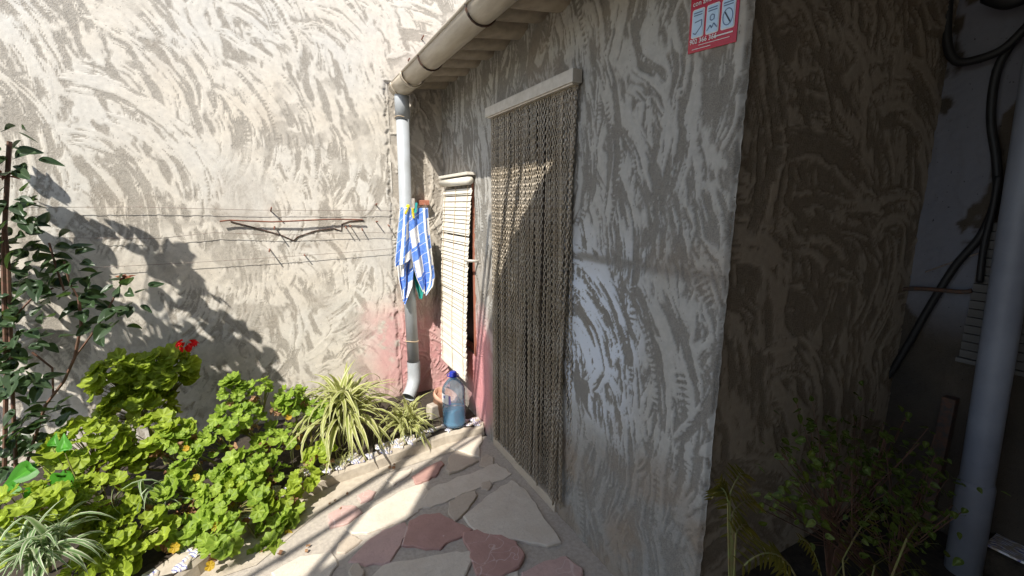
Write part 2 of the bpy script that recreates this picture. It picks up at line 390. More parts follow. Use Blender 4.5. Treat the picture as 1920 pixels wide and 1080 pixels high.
# planting bed soil
KERB = [(-.015, 2.44), (-.28, 2.45), (-.61, 2.40), (-.94, 2.34), (-1.17, 2.27), (-1.40, 2.07), (-1.62, 1.86), (-1.9, 1.55), (-2.3, 1.2), (-3.2, .8)]
sb = MB(); sb.prism([(x, y+.02) for x, y in KERB]+[(-4.4, .8), (-4.4, YB), (-.015, YB)], -.04, .07)
tag(sb.build('bed_soil', M['soil']), kind='structure')

# ------------------------------------------------------------------ back wall
rg = np.random.RandomState(3)
bw = empty('rendered_wall', (-1.6, YB, 0)); tag(bw, 'tall sunlit cream rendered wall with swirling trowel marks behind the plants', 'wall')
BW_L, BW_H, XS, XT = 3.2, 3.05, -.375, 1.0                             # the render coat stops at X = XS, left of the downpipe
BW_L += XT
gs = fan_groups(BW_L, BW_H, .30, rg, lambda u, v, r: (.75 if v > 2.1 else .25 if v > 1.5 else -.1)+r.uniform(-.45, .45), .09, .035)
gs = [q for q in gs if q[0] < BW_L-XT+.2 or q[1] > 1.8]
res = .0055
cr, hg, N = trowel(BW_L, BW_H, res, 11, gs, .56)
ny, nx = cr.shape; U, V = np.meshgrid(np.linspace(0, BW_L, nx), np.linspace(0, BW_H, ny))
XX = XS+XT-BW_L+U; BE = BW_L-XT
flat = sstep(.56, .64, N.fbm(U*2.6+3, V*3.4+1)+.12*(N.fbm(U*25, V*25)-.5)); cr = cr*(1-.75*flat)+.75*flat*(.55+.45*N.fbm(U*30, V*12)); hg = hg*(1-.6*flat)+.35*flat
coarse = sstep(.60, .68, N.fbm(U*3.1+31, V*4.2+11)+.15*(N.fbm(U*22, V*22)-.5)); cr = cr*(1-.6*coarse)
band = sstep(.14, .02, np.abs(V-1.36+.05*(N.fbm(U*3, V*3)-.5)))*sstep(.42, .58, N.fbm(U*5, V*9))
cr = cr*(1-.55*band)
low = sstep(1.25, .75, V); cr = cr*(1-low*.15*N.fbm(U*8, V*8))
z = np.zeros_like(cr)
pk = sstep(.50, .12, np.hypot((XX+.36)*1.15, (V-.42)*.9)+.25*(N.fbm(U*7, V*7)-.5))*sstep(.3, .6, N.fbm(U*16, V*16)+.15)*.55
dirt = sstep(.55, .0, V)*.45*N.fbm(U*6, V*6)+.25*sstep(.6, .75, N.fbm(U*4+7, V*4))*.5
rag = np.maximum(sstep(BE-.010, BE-.035, U+.02*(N.fbm(V*30, V*3)-.5)*2), V > 2.30)
hb = hg - (1-rag)*3.5
sheet('render_coat', (XS+XT-BW_L, YB, 0), (1,0,0), (0,0,1), (0,-1,0), BW_L, BW_H, res, cr, hb, .0030, dict(pink=pk, white=z, dirt=dirt), M['stucco_back'], bw, lambda u, v: (u > BE) & (v < 2.29))
# older bare strip between the render coat and the annex
W2 = .40; gs2 = [(rg.uniform(-.2, .3), rg.uniform(0, 3), .2, 3, .09, rg.uniform(-1, 1), .6, -.03) for k in range(30)]
cr2, hg2, N2 = trowel(W2, BW_H, .006, 21, gs2, .5); ny, nx = cr2.shape; U2, V2 = np.meshgrid(np.linspace(0, W2, nx), np.linspace(0, BW_H, ny))
pk2 = sstep(.95, .62, V2+.35*(N2.fbm(U2*6, V2*6)-.5))*(.35+.45*N2.fbm(U2*10, V2*10))
sheet('bare_strip', (XS-.02, YB+.012, 0), (1,0,0), (0,0,1), (0,-1,0), W2, BW_H, .006, cr2*.75, hg2, .007, dict(pink=pk2, white=cr2*0, dirt=.22*N2.fbm(U2*5, V2*5)), M['stucco_back'], bw)
cb = MB(); cb.box((-7, YB+.03, -.05), (.63, YB+.28, 3.05)); cb.box((-7, YB+.004, 0), (XS+XT-BW_L-.004, YB+.03, 3.05)); cb.build('wall_core', M['concrete'], bw)

# ------------------------------------------------------------------ annex with the door
hs = empty('annex', (.55, 2.0, 0)); tag(hs, 'low grey rendered outbuilding with a tiled eave and a curtained doorway', 'outbuilding')
DW_L, DW_H = YB-YC+.01, 2.42                                   # u runs towards the camera side (-Y)
DO = dict(y0=1.625, y1=2.245, z0=.055, z1=1.965)               # doorway
WI = dict(y0=2.60, y1=3.06, z0=.50, z1=1.60)                   # window behind the blind
def acd(u, v, r): return (.15 if v > 1.25 else .05)+r.uniform(-.35, .35)
rg = np.random.RandomState(9)
gd = fan_groups(DW_L, DW_H, .30, rg, acd, .12, .005)
gd = [(a, b, c+.2, d, e, f2, h*.75, i) for (a, b, c, d, e, f2, h, i) in gd]
ub = lambda y: YB-y
for k in range(2): gd.append((ub(1.60), .80, .16, 7, .055, .70, .70, .05))     # the fan of pale sweeps beside the door
cd, hd, ND = trowel(DW_L, DW_H, .0045, 33, gd, .47)
ny, nx = cd.shape; U, V = np.meshgrid(np.linspace(0, DW_L, nx), np.linspace(0, DW_H, ny)); YY = YB-U
line = sstep(.035, .0, np.abs(V-1.29-.02*(ND.fbm(U*4, V*0+3)-.5)))*sstep(1.55, 1.45, YY)
cd = cd*(1-.8*line); hd = hd-line*.8
lowp = sstep(.75, .35, V+.25*(ND.fbm(U*4, V*4)-.5)); cd = cd*(1-.65*lowp)
wh = sstep(.42, .08, np.hypot((YY-1.36)*1.1, (V-1.0)*.8)+.25*(ND.fbm(U*6, V*6)-.5))*sstep(.35, .75, cd)*.95
pkd = sstep(.40, .1, np.hypot((YY-2.52)*1.3, (V-.42)*.75)+.2*(ND.fbm(U*6, V*6)-.5))*.8
dd = .55*lowp*sstep(.35, .7, ND.fbm(U*5+4, V*5))+.2*sstep(.55, .7, ND.fbm(U*3, V*3+9))
edge = sstep(DW_L-.012, DW_L-.002, U); hd = hd-edge*2.5*(.6+ND.fbm(V*40, V*3))
hole = lambda u, v: (((YB-u) > DO['y0']) & ((YB-u) < DO['y1']) & (v > DO['z0']) & (v < DO['z1'])) | (((YB-u) > WI['y0']) & ((YB-u) < WI['y1']) & (v > WI['z0']) & (v < WI['z1']))
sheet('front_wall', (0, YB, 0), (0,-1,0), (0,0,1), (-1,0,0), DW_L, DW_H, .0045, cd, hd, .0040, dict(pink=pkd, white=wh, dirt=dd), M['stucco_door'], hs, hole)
# side face
SW_L, SW_H = XW+.02, 3.0; rg = np.random.RandomState(19)
gsd = fan_groups(SW_L, SW_H, .28, rg, lambda u, v, r: r.choice([.2, 1.3, 1.0])+r.uniform(-.3, .3), .08, 0)
csd, hsd, NS = trowel(SW_L, SW_H, .007, 44, gsd, .5)
ny, nx = csd.shape; U, V = np.meshgrid(np.linspace(0, SW_L, nx), np.linspace(0, SW_H, ny))
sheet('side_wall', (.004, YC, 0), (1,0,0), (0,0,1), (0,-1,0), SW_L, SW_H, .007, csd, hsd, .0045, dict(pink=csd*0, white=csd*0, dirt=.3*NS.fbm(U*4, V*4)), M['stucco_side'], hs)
co = MB()
co.box((.22, YC+.02, 0), (.24, YB-.02, 2.4)); co.box((.02, YC+.012, 0), (.22, YC+.03, 2.4))
for (a, b) in ((YC+.03, DO['y0']), (DO['y1'], WI['y0']), (WI['y1'], YB-.01)): co.box((.012, a, 0), (.22, b, 2.4))
co.box((.012, DO['y0'], DO['z1']), (.22, DO['y1'], 2.4)); co.box((.012, WI['y0'], WI['z1']), (.22, WI['y1'], 2.4)); co.box((.012, WI['y0'], 0), (.22, WI['y1'], WI['z0']))
co.build('masonry', M['concrete'], hs)
th = MB(); th.box((-.014, DO['y0']-.03, 0), (.2, DO['y1']+.06, .055)); th.build('threshold', M['stone_tan'], hs, bevel=.006)
dl = MB(); dl.box((.14, DO['y0']+.003, .058), (.18, DO['y1']-.003, DO['z1']-.003)); dl.build('door', M['door'], hs)
wf = MB()
for a, b in (((.02, WI['y0'], WI['z0']), (.05, WI['y0']+.03, WI['z1'])), ((.02, WI['y1']-.03, WI['z0']), (.05, WI['y1'], WI['z1'])), ((.02, WI['y0']+.03, WI['z0']), (.05, WI['y1']-.03, WI['z0']+.03)), ((.02, WI['y0']+.03, WI['z1']-.03), (.05, WI['y1']-.03, WI['z1']))): wf.box(a, b)
win = wf.build('window', M['brick'], hs)
pn = MB(); pn.box((.06, WI['y0']+.01, WI['z0']+.01), (.065, WI['y1']-.01, WI['z1']-.01)); pn.build('pane', M['door'], hs)
# eave of barrel tiles: channel tiles seen from below, cover tiles over the joints
def barrel(r0, r1, L, up, n=9, t=.012):
    mb = MB(); v = []; f = []
    for i, (x, r) in enumerate(((0, r0), (L, r1))):
        for rr in (r, r-t):
            for k in range(n+1):
                a = math.pi*k/n; y = math.cos(a)*rr; zz = math.sin(a)*rr*.62
                v.append((x, y, zz if up else -zz))
    m = n+1
    for k in range(n):
        f += [(k, k+1, 2*m+k+1, 2*m+k), (m+k+1, m+k, 3*m+k, 3*m+k+1), (k+1, k, m+k, m+k+1), (2*m+k, 2*m+k+1, 3*m+k+1, 3*m+k)]
    f += [(0, 2*m, 3*m, m), (n, m+n, 3*m+n, 2*m+n)]
    return mb.add(v, f).mesh('barrel_tile')
tch = barrel(.088, .078, .52, False); tch.materials.append(M['tile']); tcv = barrel(.075, .088, .52, True); tcv.materials.append(M['tile_top'])
rf = MB(); SL = math.radians(6)
rf.add([(-.10, YC-.10, 2.44), (-.10, YB-.005, 2.44), (1.5, YB-.005, 2.76), (1.5, YC-.10, 2.76), (-.10, YC-.10, 2.47), (-.10, YB-.005, 2.47), (1.5, YB-.005, 2.79), (1.5, YC-.10, 2.79)],
   [(3,2,1,0),(4,5,6,7),(0,1,5,4),(1,2,6,5),(2,3,7,6),(3,0,4,7)])
roof = rf.build('roof', M['tile'], hs)
rt = random.Random(5)
for k in range(14):
    y = YB-.10-k*.178
    for me, nm, dz, dy in ((tch, 'channel_tile', 2.295, 0), (tcv, 'cover_tile', 2.262, -.089)):
        o = bpy.data.objects.new(nm, me); link(o, roof); o.matrix_parent_inverse = Matrix.Translation(-roof.parent.location) if False else Matrix()
        o.location = (-.285+rt.uniform(-.02, .02), y+dy+rt.uniform(-.008, .008), dz+rt.uniform(-.006, .006)); o.rotation_euler = (rt.uniform(-.05, .05), -SL+rt.uniform(-.02, .02), rt.uniform(-.03, .03))
        me.polygons.foreach_set('use_smooth', [True]*len(me.polygons))

# ------------------------------------------------------------------ gutter and downpipe
gt = empty('gutter', (-.30, 2.2, 2.2)); tag(gt, 'beige plastic half round gutter under the tiled eave', 'gutter')
def half_round(y0, y1, r, t, x, z):
    mb = MB(); n = 14; v = []
    for y in (y0, y1):
        for rr in (r, r-t):
            for k in range(n+1):
                a = math.pi+math.pi*k/n; v.append((x+math.cos(a)*rr, y, z+math.sin(a)*rr))
    m = n+1; f = []
    for k in range(n): f += [(k, k+1, 2*m+k+1, 2*m+k), (m+k+1, m+k, 3*m+k, 3*m+k+1), (k+1, k, m+k, m+k+1), (2*m+k, 2*m+k+1, 3*m+k+1, 3*m+k)]
    f += [(0, 2*m, 3*m, m), (n, m+n, 3*m+n, 2*m+n)]
    return mb.add(v, f)
GX, GZ, GR = -.305, 2.265, .065
half_round(.3, 2.78, GR, .004, GX, GZ).build('trough', M['pvc_beige'], gt, True)
half_round(2.775, YB-.03, GR+.006, .004, GX, GZ).build('outlet_section', M['pvc_beige'], gt, True)
for y in (2.76, 3.02, 1.42): half_round(y, y+.028, GR+.012, .006, GX, GZ).build('joint_ring', M['pvc_beige'], gt, True)
for y in (1.75, 2.42):
    mb = MB(); mb.tube([(GX+math.cos(a)*(GR+.004), y, GZ+math.sin(a)*(GR+.004)) for a in [math.pi+math.pi*i/10 for i in range(11)]]+[(GX+GR+.004, y, GZ+.03), (-.06, y, GZ+.06)], .0045, 6); mb.build('bracket', M['iron'], gt)
lip = MB(); lip.tube([(GX-GR, .3, GZ+.002), (GX-GR, YB-.03, GZ+.002)], .008, 8); lip.build('rolled_lip', M['pvc_beige'], gt, True)
dp = empty('downpipe', (-.305, 3.04, .12)); tag(dp, 'slim light grey plastic downpipe in the corner, tied with wire', 'pipe')
PX, PY, PR = -.305, 3.055, .042
mb = MB(); mb.tube([(PX, PY, .30), (PX-.01, PY, 1.2), (PX, PY, 2.09)], PR, 20); mb.build('tube', M['pvc_grey'], dp, True)
mb = MB(); mb.tube([(PX, PY, 2.05), (PX, PY, 2.17), (PX, PY, 2.21)], [PR+.006, PR+.006, PR+.004], 20); mb.build('collar', M['pvc_grey'], dp, True)
mb = MB(); mb.tube([(PX, PY, .36), (PX, PY, .27), (PX-.005, PY-.01, .22), (PX-.025, PY-.03, .17), (PX-.055, PY-.06, .135), (PX-.07, PY-.075, .12)], PR+.005, 20, caps=False); mb.build('elbow', M['pvc_grey'], dp, True)
for zz, tl in ((.52, .004), (2.06, .003)):
    mb = MB(); mb.tube([(PX-.005+math.cos(a)*(PR+.004), PY+math.sin(a)*(PR+.004), zz+math.sin(a*2)*.005) for a in [i*math.pi/8 for i in range(17)]], tl*.9, 6); mb.build('tie_wire', M['cord'], dp, True)

# ------------------------------------------------------------------ chain curtain
cu = empty('chain_curtain', (-.03, 1.88, .07)); tag(cu, 'brown and silver metal chain curtain hanging in front of the doorway', 'door curtain')
CY0, CY1, CX = 1.487, 2.275, -.019
mb = MB(); mb.box((-.052, CY0-.012, 1.958), (-.006, CY1+.015, 2.008)); mb.build('header_rail', M['header'], cu, bevel=.004)
mb = MB(); mb.box((-.044, CY0, 1.952), (-.012, CY1, 1.9579)); mb.build('hook_strip', M['alu'], cu)
def strand_mesh(seed):
    rnd = random.Random(seed); v = []; f = []; pitch = .0170; nl = int(1.875/pitch); n = 8
    for i in range(nl):
        zc = -i*pitch-.008; tw = (math.pi/4 if i % 2 else -math.pi/4)+rnd.uniform(-.15, .15); b = len(v)
        ct, st_ = math.cos(tw), math.sin(tw); ox = rnd.uniform(-.0006, .0006)
        for k in range(n):
            a = 2*math.pi*k/n; lx = math.cos(a)*.0060; lz = math.sin(a)*.0106; nxx, nz = math.cos(a), math.sin(a)
            for q in range(4):
                c = 2*math.pi*q/4+.785; rr = .0025; du = math.cos(c)*rr; dv = math.sin(c)*rr
                px = lx+nxx*du; pz = lz+nz*du
                v.append((px*ct-dv*st_+ox, px*st_+dv*ct, zc+pz))
        for k in range(n):
            for q in range(4):
                f.append((b+k*4+q, b+k*4+(q+1) % 4, b+((k+1) % n)*4+(q+1) % 4, b+((k+1) % n)*4+q))
    me = bpy.data.meshes.new('chain_strand'); me.from_pydata(v, [], f); me.materials.append(M['chain'])
    me.polygons.foreach_set('use_smooth', [True]*len(me.polygons)); return me
smesh = [strand_mesh(s) for s in range(3)]
rc = random.Random(12); ns = 72; y = CY0+.006; k = 0
while y < CY1-.003:
    o = bpy.data.objects.new('chain_strand', smesh[k % 3]); link(o, cu)
    o.location = Vector((CX+rc.uniform(-.004, .004), y, 1.952-rc.uniform(0, .004)))-cu.location
    o.rotation_euler = (rc.gauss(0, .004)+.042*(CY1-y)/(CY1-CY0), rc.gauss(0, .004), rc.choice([0, math.pi])+rc.uniform(-.4, .4))
    y += .0108+rc.uniform(-.0010, .0014); k += 1
    if abs(y-2.045) < .006: y += .012

# ------------------------------------------------------------------ slatted blind on the window
bl = empty('window_blind', (-.02, 2.83, 1.68)); tag(bl, 'cream wooden slat blind hanging over the small window in the corner', 'blind')
BY0, BY1 = 2.545, 3.045
def bx(z): t = (1.66-z)/1.3; return -.028-.05*math.sin(min(max(t, 0), 1)*math.pi*.55)
nsl = 46; dzs = (1.615-.335)/nsl; rb = random.Random(8)
sm = MB(); sm.box((-.0035, BY0, -dzs*.60), (.0035, BY1, dzs*.60)); sme = sm.mesh('slat', M['slat'])
bm = bmesh.new(); bm.from_mesh(sme); bmesh.ops.bevel(bm, geom=bm.edges[:], offset=.002, segments=1, affect='EDGES'); bm.to_mesh(sme); bm.free()
for i in range(nsl):
    zz = 1.60-dzs*(i+.5); o = bpy.data.objects.new('slat', sme); link(o, bl)
    o.location = Vector((bx(zz), rb.uniform(-.002, .002)+.055*(i/nsl)**1.3, zz))-bl.location-Vector((0, 0, 0))
    o.location.y = rb.uniform(-.0025, .0025)+.035*(i/nsl)-bl.location.y
    o.rotation_euler = (rb.uniform(-.004, .004), .30+rb.uniform(-.02, .02), 0)
mb = MB(); mb.tube([(-.045, BY0-.004, 1.640), (-.045, BY1+.004, 1.640)], .026, 14); mb.build('rolled_slats', M['slat'], bl, True)
mb = MB(); mb.box((-.07, BY0-.012, 1.672), (-.004, BY1+.01, 1.69)); mb.build('headboard', M['slat'], bl, bevel=.003)
for yy in (BY0+.04, (BY0+BY1)/2, BY1-.04):
    mb = MB(); mb.tube([(bx(1.6-1.27*i/12)-.008, yy+.035*i/12, 1.61-1.275*i/12) for i in range(13)], .0022, 5); mb.build('cord', M['cord'], bl)
mb = MB(); mb.tube([(0, 2.52, 1.145), (-.06, 2.52, 1.15), (-.075, 2.555, 1.15)], .009, 8); hk = mb.build('wall_hook', M['header'], None, True)
tag(hk, 'small pale peg sticking out of the wall beside the slatted blind', 'hook')
mb = MB(); mb.box((-.010, 2.578, .50), (.002, 2.598, 1.63)); mb.build('jamb', M['brick'], win.parent)

# ------------------------------------------------------------------ things on the back wall
for k, (pts, lab) in enumerate((
   ([(40,389),(260,388),(480,394),(740,395)], 'thin wire strung highest across the cream back wall'),
   ([(120,446),(300,447),(400,436),(520,441),(700,436),(738,437)], 'thin wire strung across the back wall behind the bent rusty rod'),
   ([(150,503),(330,494),(500,484),(640,474),(740,466)], 'thin wire strung lowest across the cream back wall'))):
    mb = MB(); mb.tube([onY(*q, YB-.028) for q in pts], .0014, 5); tag(mb.build('wire', M['wire']), lab, 'wire', 'wires along the back wall')
mb = MB(); mb.tube([onY(*q, d) for q, d in (((412,415),YB-.03),((430,413),YB-.03),((510,416),YB-.03),((560,414),YB-.035),((620,411),YB-.03),((680,412),YB-.03))], .005, 6)
rod = mb.build('bent_rod', M['rust']); tag(rod, 'long bent rusty rod lying against the middle of the back wall', 'rod')
mb = MB(); mb.tube([onY(*q, YB-.005) for q in ((432,415),(470,425),(525,440),(550,451),(558,444),(590,433),(625,428),(640,433),(641,420),(655,415),(682,413))], .0042, 6)
rod_shadow = mb.build('rod_shadow_line', M['iron']); tag(rod_shadow, 'dark kinked line modelled as the shadow of the rusty rod on the wall', 'rod')  # dark tube flush with the wall, standing in for the rod's cast shadow
def nail(px, py, L, tilt, lab, r=.0045):
    p = onY(px, py, YB-.001); mb = MB(); mb.tube([p+Vector((0, .02, 0)), p+Vector((tilt*.3*L, -L, tilt*L))], r, 6)
    tag(mb.build('nail', M['rust']), lab, 'nail', 'nails in the back wall')
nail(507, 398, .06, .5, 'rusty nail standing above the bent rusty rod on the wall')
nail(515, 424, .07, -.2, 'nail just under the left half of the bent rod')
nail(506, 466, .065, -.2, 'nail below the dark shadow line, casting a slanting shadow, left of middle')
nail(571, 478, .04, 0, 'short nail in the lowest wire on the back wall')
nail(648, 424, .055, -.2, 'nail beside the right kink of the dark shadow line')
nail(656, 421, .06, -.2, 'nail right of the dark shadow line kink, longer shadow')
nail(679, 427, .04, -.4, 'nail at the right end of the bent rusty rod')
nail(705, 416, .05, .1, 'rusty nail between the bent rod and the downpipe')
nail(728, 421, .05, -.2, 'rusty nail nearest to the downpipe under the top wire')
nail(704, 386, .03, .5, 'rusty nail above the top wire near the downpipe')
nail(790, 76, .035, .6, 'rusty nail just above the gutter on the back wall')
nail(765, 115, .03, .4, 'dark nail beside the end of the gutter')
b0 = onY(795, 380, YB-.03); mb = MB(); mb.box((b0.x-.036, YB-.045, b0.z-.018), (b0.x+.036, YB+.03, b0.z+.018)); tag(mb.build('brick', M['brick'], bevel=.004), 'broken red brick end sticking out of the wall beside the towel', 'brick')

# towel on the wire with pegs
def towelm():
    m, nt, b, o = newmat('towel'); b.inputs['Roughness'].default_value = .95; b.inputs['Specular IOR Level'].default_value = .1
    uv = nt.nodes.new('ShaderNodeUVMap'); sp = nt.nodes.new('ShaderNodeSeparateXYZ'); nt.links.new(uv.outputs[0], sp.inputs[0])
    def stripes(sock, per, duty, ph=0.0):
        a = nt.nodes.new('ShaderNodeMath'); a.operation = 'MULTIPLY_ADD'; a.inputs[1].default_value = 1/per; a.inputs[2].default_value = ph; nt.links.new(sock, a.inputs[0])
        fr = nt.nodes.new('ShaderNodeMath'); fr.operation = 'FRACT'; nt.links.new(a.outputs[0], fr.inputs[0])
        lt = nt.nodes.new('ShaderNodeMath'); lt.operation = 'LESS_THAN'; lt.inputs[1].default_value = duty; nt.links.new(fr.outputs[0], lt.inputs[0]); return lt.outputs[0]
    blue = mixc(nt, (.10,.22,.66), (.16,.30,.75), ramp(nt, noise(nt, 60, 4), .4, .6))
    c = mixc(nt, blue, (.78,.78,.78), stripes(sp.outputs[1], .07, .045))
    bandm = nt.nodes.new('ShaderNodeMath'); bandm.operation = 'MULTIPLY'
    nt.links.new(stripes(sp.outputs[0], .27, .52, .1), bandm.inputs[0]); nt.links.new(stripes(sp.outputs[1], .21, .56, .33), bandm.inputs[1])
    c = mixc(nt, c, (.80,.79,.77), bandm.outputs[0])
    c = mixc(nt, c, (.80,.79,.77), stripes(sp.outputs[0], .27, .10, .30))
    c = mixc(nt, c, (.82,.82,.80), attr(nt, 'hem'))
    nt.links.new(c, b.inputs['Base Color']); bump(nt, noise(nt, 300, 3), b, .5, .002)
    return m
M['towel'] = towelm(); M['teal'] = plain('teal', (.02,.30,.25), .9); M['yellow_plastic'] = plain('yellow_plastic', (.85,.72,.03), .4); M['teal_plastic'] = plain('teal_plastic', (.03,.45,.48), .4); M['wood_peg'] = plain('wood_peg', (.5,.45,.4), .6)
tw = empty('towel', (-.24, 2.97, 1.2)); tag(tw, 'blue and white checked towel hung up beside the downpipe', 'towel')
def cloth_fold(name, rows, Y0, mat, wave, nw, u0, u1, amp=.018, nu=34):
    """rows: (left px, right px, py) down the fold, met with the plane where the cloth hangs"""
    nr = len(rows); nv = 44; v = []; f = []; uv = []
    for j in range(nv+1):
        t = j/nv*(nr-1); i = min(int(t), nr-2); w = t-i; w = w*w*(3-2*w) if True else w
        l = rows[i][0]*(1-w)+rows[i+1][0]*w; r_ = rows[i][1]*(1-w)+rows[i+1][1]*w; yy = rows[i][2]*(1-w)+rows[i+1][2]*w
        for k in range(nu+1):
            s = k/nu; yb = rows[i][3]*(1-w)+rows[i+1][3]*w if len(rows[i]) > 3 else 0
            p = onY(l+(r_-l)*s, yy+yb*(s-.5), Y0)
            dep = amp*(math.sin(s*nw*math.pi+wave+.6*math.sin(j*.12))+.35*math.sin(s*nw*2.3*math.pi+1.3*wave+j*.07))*(.35+.65*min(1, j/nv*2.2))
            v.append((p.x, p.y+dep, p.z)); uv.append((u0+(u1-u0)*s, 1.45-p.z+.10*s))
    m = nu+1
    for j in range(nv):
        for k in range(nu): f.append((j*m+k, (j+1)*m+k, (j+1)*m+k+1, j*m+k+1))
    me = bpy.data.meshes.new(name); me.from_pydata(v, [], f)
    ul = me.uv_layers.new(name='UVMap'); li = [uv[l.vertex_index] for l in me.loops]; ul.data.foreach_set('uv', [c for q in li for c in q])
    at = me.attributes.new('hem', 'FLOAT', 'POINT'); at.data.foreach_set('value', [1.0 if (i % m in (0, nu) or i//m >= nv) else 0.0 for i in range(len(v))])
    me.materials.append(mat); me.polygons.foreach_set('use_smooth', [True]*len(me.polygons))
    o = bpy.data.objects.new(name, me); link(o, tw); o.matrix_parent_inverse = Matrix.Translation(-tw.location)
    md = o.modifiers.new('thick', 'SOLIDIFY'); md.thickness = .004
    return o
cloth_fold('back_fold', [(750,790,392),(748,792,440,0),(748,778,480,6),(746,776,500,10),(748,773,530,14),(756,758,566,10)], 2.985, M['towel'], .3, 4.0, .0, .34)
cloth_fold('front_fold', [(765,803,390),(764,806,430,0),(770,811,470,8),(776,816,510,16),(783,812,530,14),(795,798,551,6)], 2.955, M['towel'], 1.9, 3.6, .22, .55)
cloth_fold('side_fold', [(751,772,389),(748,772,420,0),(744,772,460,-6),(741,772,490,-12),(742,770,494,-14)], 2.945, M['towel'], 1.0, 2.2, .40, .60, .014)
cloth_fold('teal_cloth', [(768,778,394),(770,792,440,0),(775,796,510,0),(780,794,540,4),(787,790,560,0)], 3.0, M['teal'], 0, 2, 0, .1)
def peg(px, py, mt, lab, tilt):
    p = onY(px, py, 2.95); mb = MB()
    mb.box((-.006, -.012, -.04), (.006, -.003, .028)); mb.box((-.006, .003, -.04), (.006, .012, .028)); mb.box((-.004, -.003, -.006), (.004, .003, .006))
    o = mb.build('clothes_peg', M[mt], None, bevel=.0015); o.location = p; o.rotation_euler = (0, tilt, .3); tag(o, lab, 'clothes peg', 'pegs holding the towel')
peg(763, 391, 'yellow_plastic', 'yellow clothes peg at the left of the towel', .5); peg(773, 398, 'yellow_plastic', 'yellow clothes peg in the middle of the towel', -.1)
peg(779, 388, 'teal_plastic', 'teal clothes peg at the right of the towel', .2); peg(775, 380, 'wood_peg', 'grey clothes peg topmost above the towel', .05)
mb = MB(); mb.tube([onY(744, 392, 2.985), onY(775, 388, 2.965), onY(800, 388, 2.975), (b0.x, YB-.02, b0.z)], .002, 5); tag(mb.build('towel_line', M['wire']), 'short wire line holding the blue towel by the downpipe', 'wire')

# ------------------------------------------------------------------ kerb with tile shards
kb = empty('planter_kerb', (-.6, 2.4, 0)); tag(kb, 'low curved planter kerb topped with white and blue tile shards', 'kerb')
mb = MB(); KW = .13; inn = []; out = []
kp = KERB[:8]; fine = []
for i in range(len(kp)-1):
    for t in range(4): fine.append((kp[i][0]+(kp[i+1][0]-kp[i][0])*t/4, kp[i][1]+(kp[i+1][1]-kp[i][1])*t/4))
fine.append(kp[-1])
nrm = []
for i in range(len(fine)):
    a = Vector(fine[max(i-1, 0)]); b = Vector(fine[min(i+1, len(fine)-1)]); d = (b-a).normalized(); nrm.append(Vector((d.y, -d.x)))
v = []; f = []; rk = random.Random(2)
for (x, y), n in zip(fine, nrm):
    q = Vector((x, y)); n = n if n.y > 0 else -n; hh = .066+rk.uniform(-.007, .007)
    for off, zz in ((-.012+rk.uniform(-.008, .008), -.02), (0, .05), (.018, hh), (KW-.02, hh+.004), (KW, .05)): v.append((q.x+n.x*off, q.y+n.y*off, zz))
for i in range(len(fine)-1):
    for k in range(4): f.append((i*5+k, (i+1)*5+k, (i+1)*5+k+1, i*5+k+1))
f.append((0, 1, 2, 3, 4))
mb.add(v, f); mb.build('cement_bed', M['mortar_strip'], kb)
def azulejo():
    m, nt, b, o = newmat('glazed_tile'); b.inputs['Roughness'].default_value = .35
    vo = nt.nodes.new('ShaderNodeTexWave'); vo.inputs['Scale'].default_value = 22; vo.inputs['Distortion'].default_value = 9; vo.inputs['Detail'].default_value = 2; vo.inputs['Detail Scale'].default_value = 1.2
    tc = nt.nodes.new('ShaderNodeTexCoord'); nt.links.new(tc.outputs['Object'], vo.inputs['Vector'])
    c = mixc(nt, (.78,.78,.80), (.16,.17,.42), ramp(nt, vo.outputs[1], .66, .78))
    c = mixc(nt, c, (.46,.40,.32), ramp(nt, noise(nt, 45, 5), .44, .58))
    nt.links.new(c, b.inputs['Base Color']); return m
M['azulejo'] = azulejo()
for i in range(len(fine)-1):
    for j in range(2):
        q = Vector(fine[i]).lerp(Vector(fine[i+1]), .5); n = nrm[i] if nrm[i].y > 0 else -nrm[i]
        if rk.random() < .22: continue
        seg = (Vector(fine[i+1])-Vector(fine[i])).length; c = q+n*(.042+j*.05)+Vector((rk.uniform(-.008, .008), 0))
        k = rk.randint(4, 6); a0 = rk.uniform(0, 6); poly = [(math.cos(a0+m*6.283/k)*seg*rk.uniform(.35, .72), math.sin(a0+m*6.283/k)*.032*rk.uniform(.6, 1.4)) for m in range(k)]
        t = MB(); t.prism(poly, 0, .010, .002); o = t.build('tile_shard', M['azulejo'], kb); o.matrix_parent_inverse = Matrix()
        o.location = Vector((c.x, c.y, .064+j*.003))-kb.location; o.rotation_euler = (rk.uniform(-.08, .08), rk.uniform(-.08, .08), math.atan2(-n.x, n.y)+rk.uniform(-.2, .2))
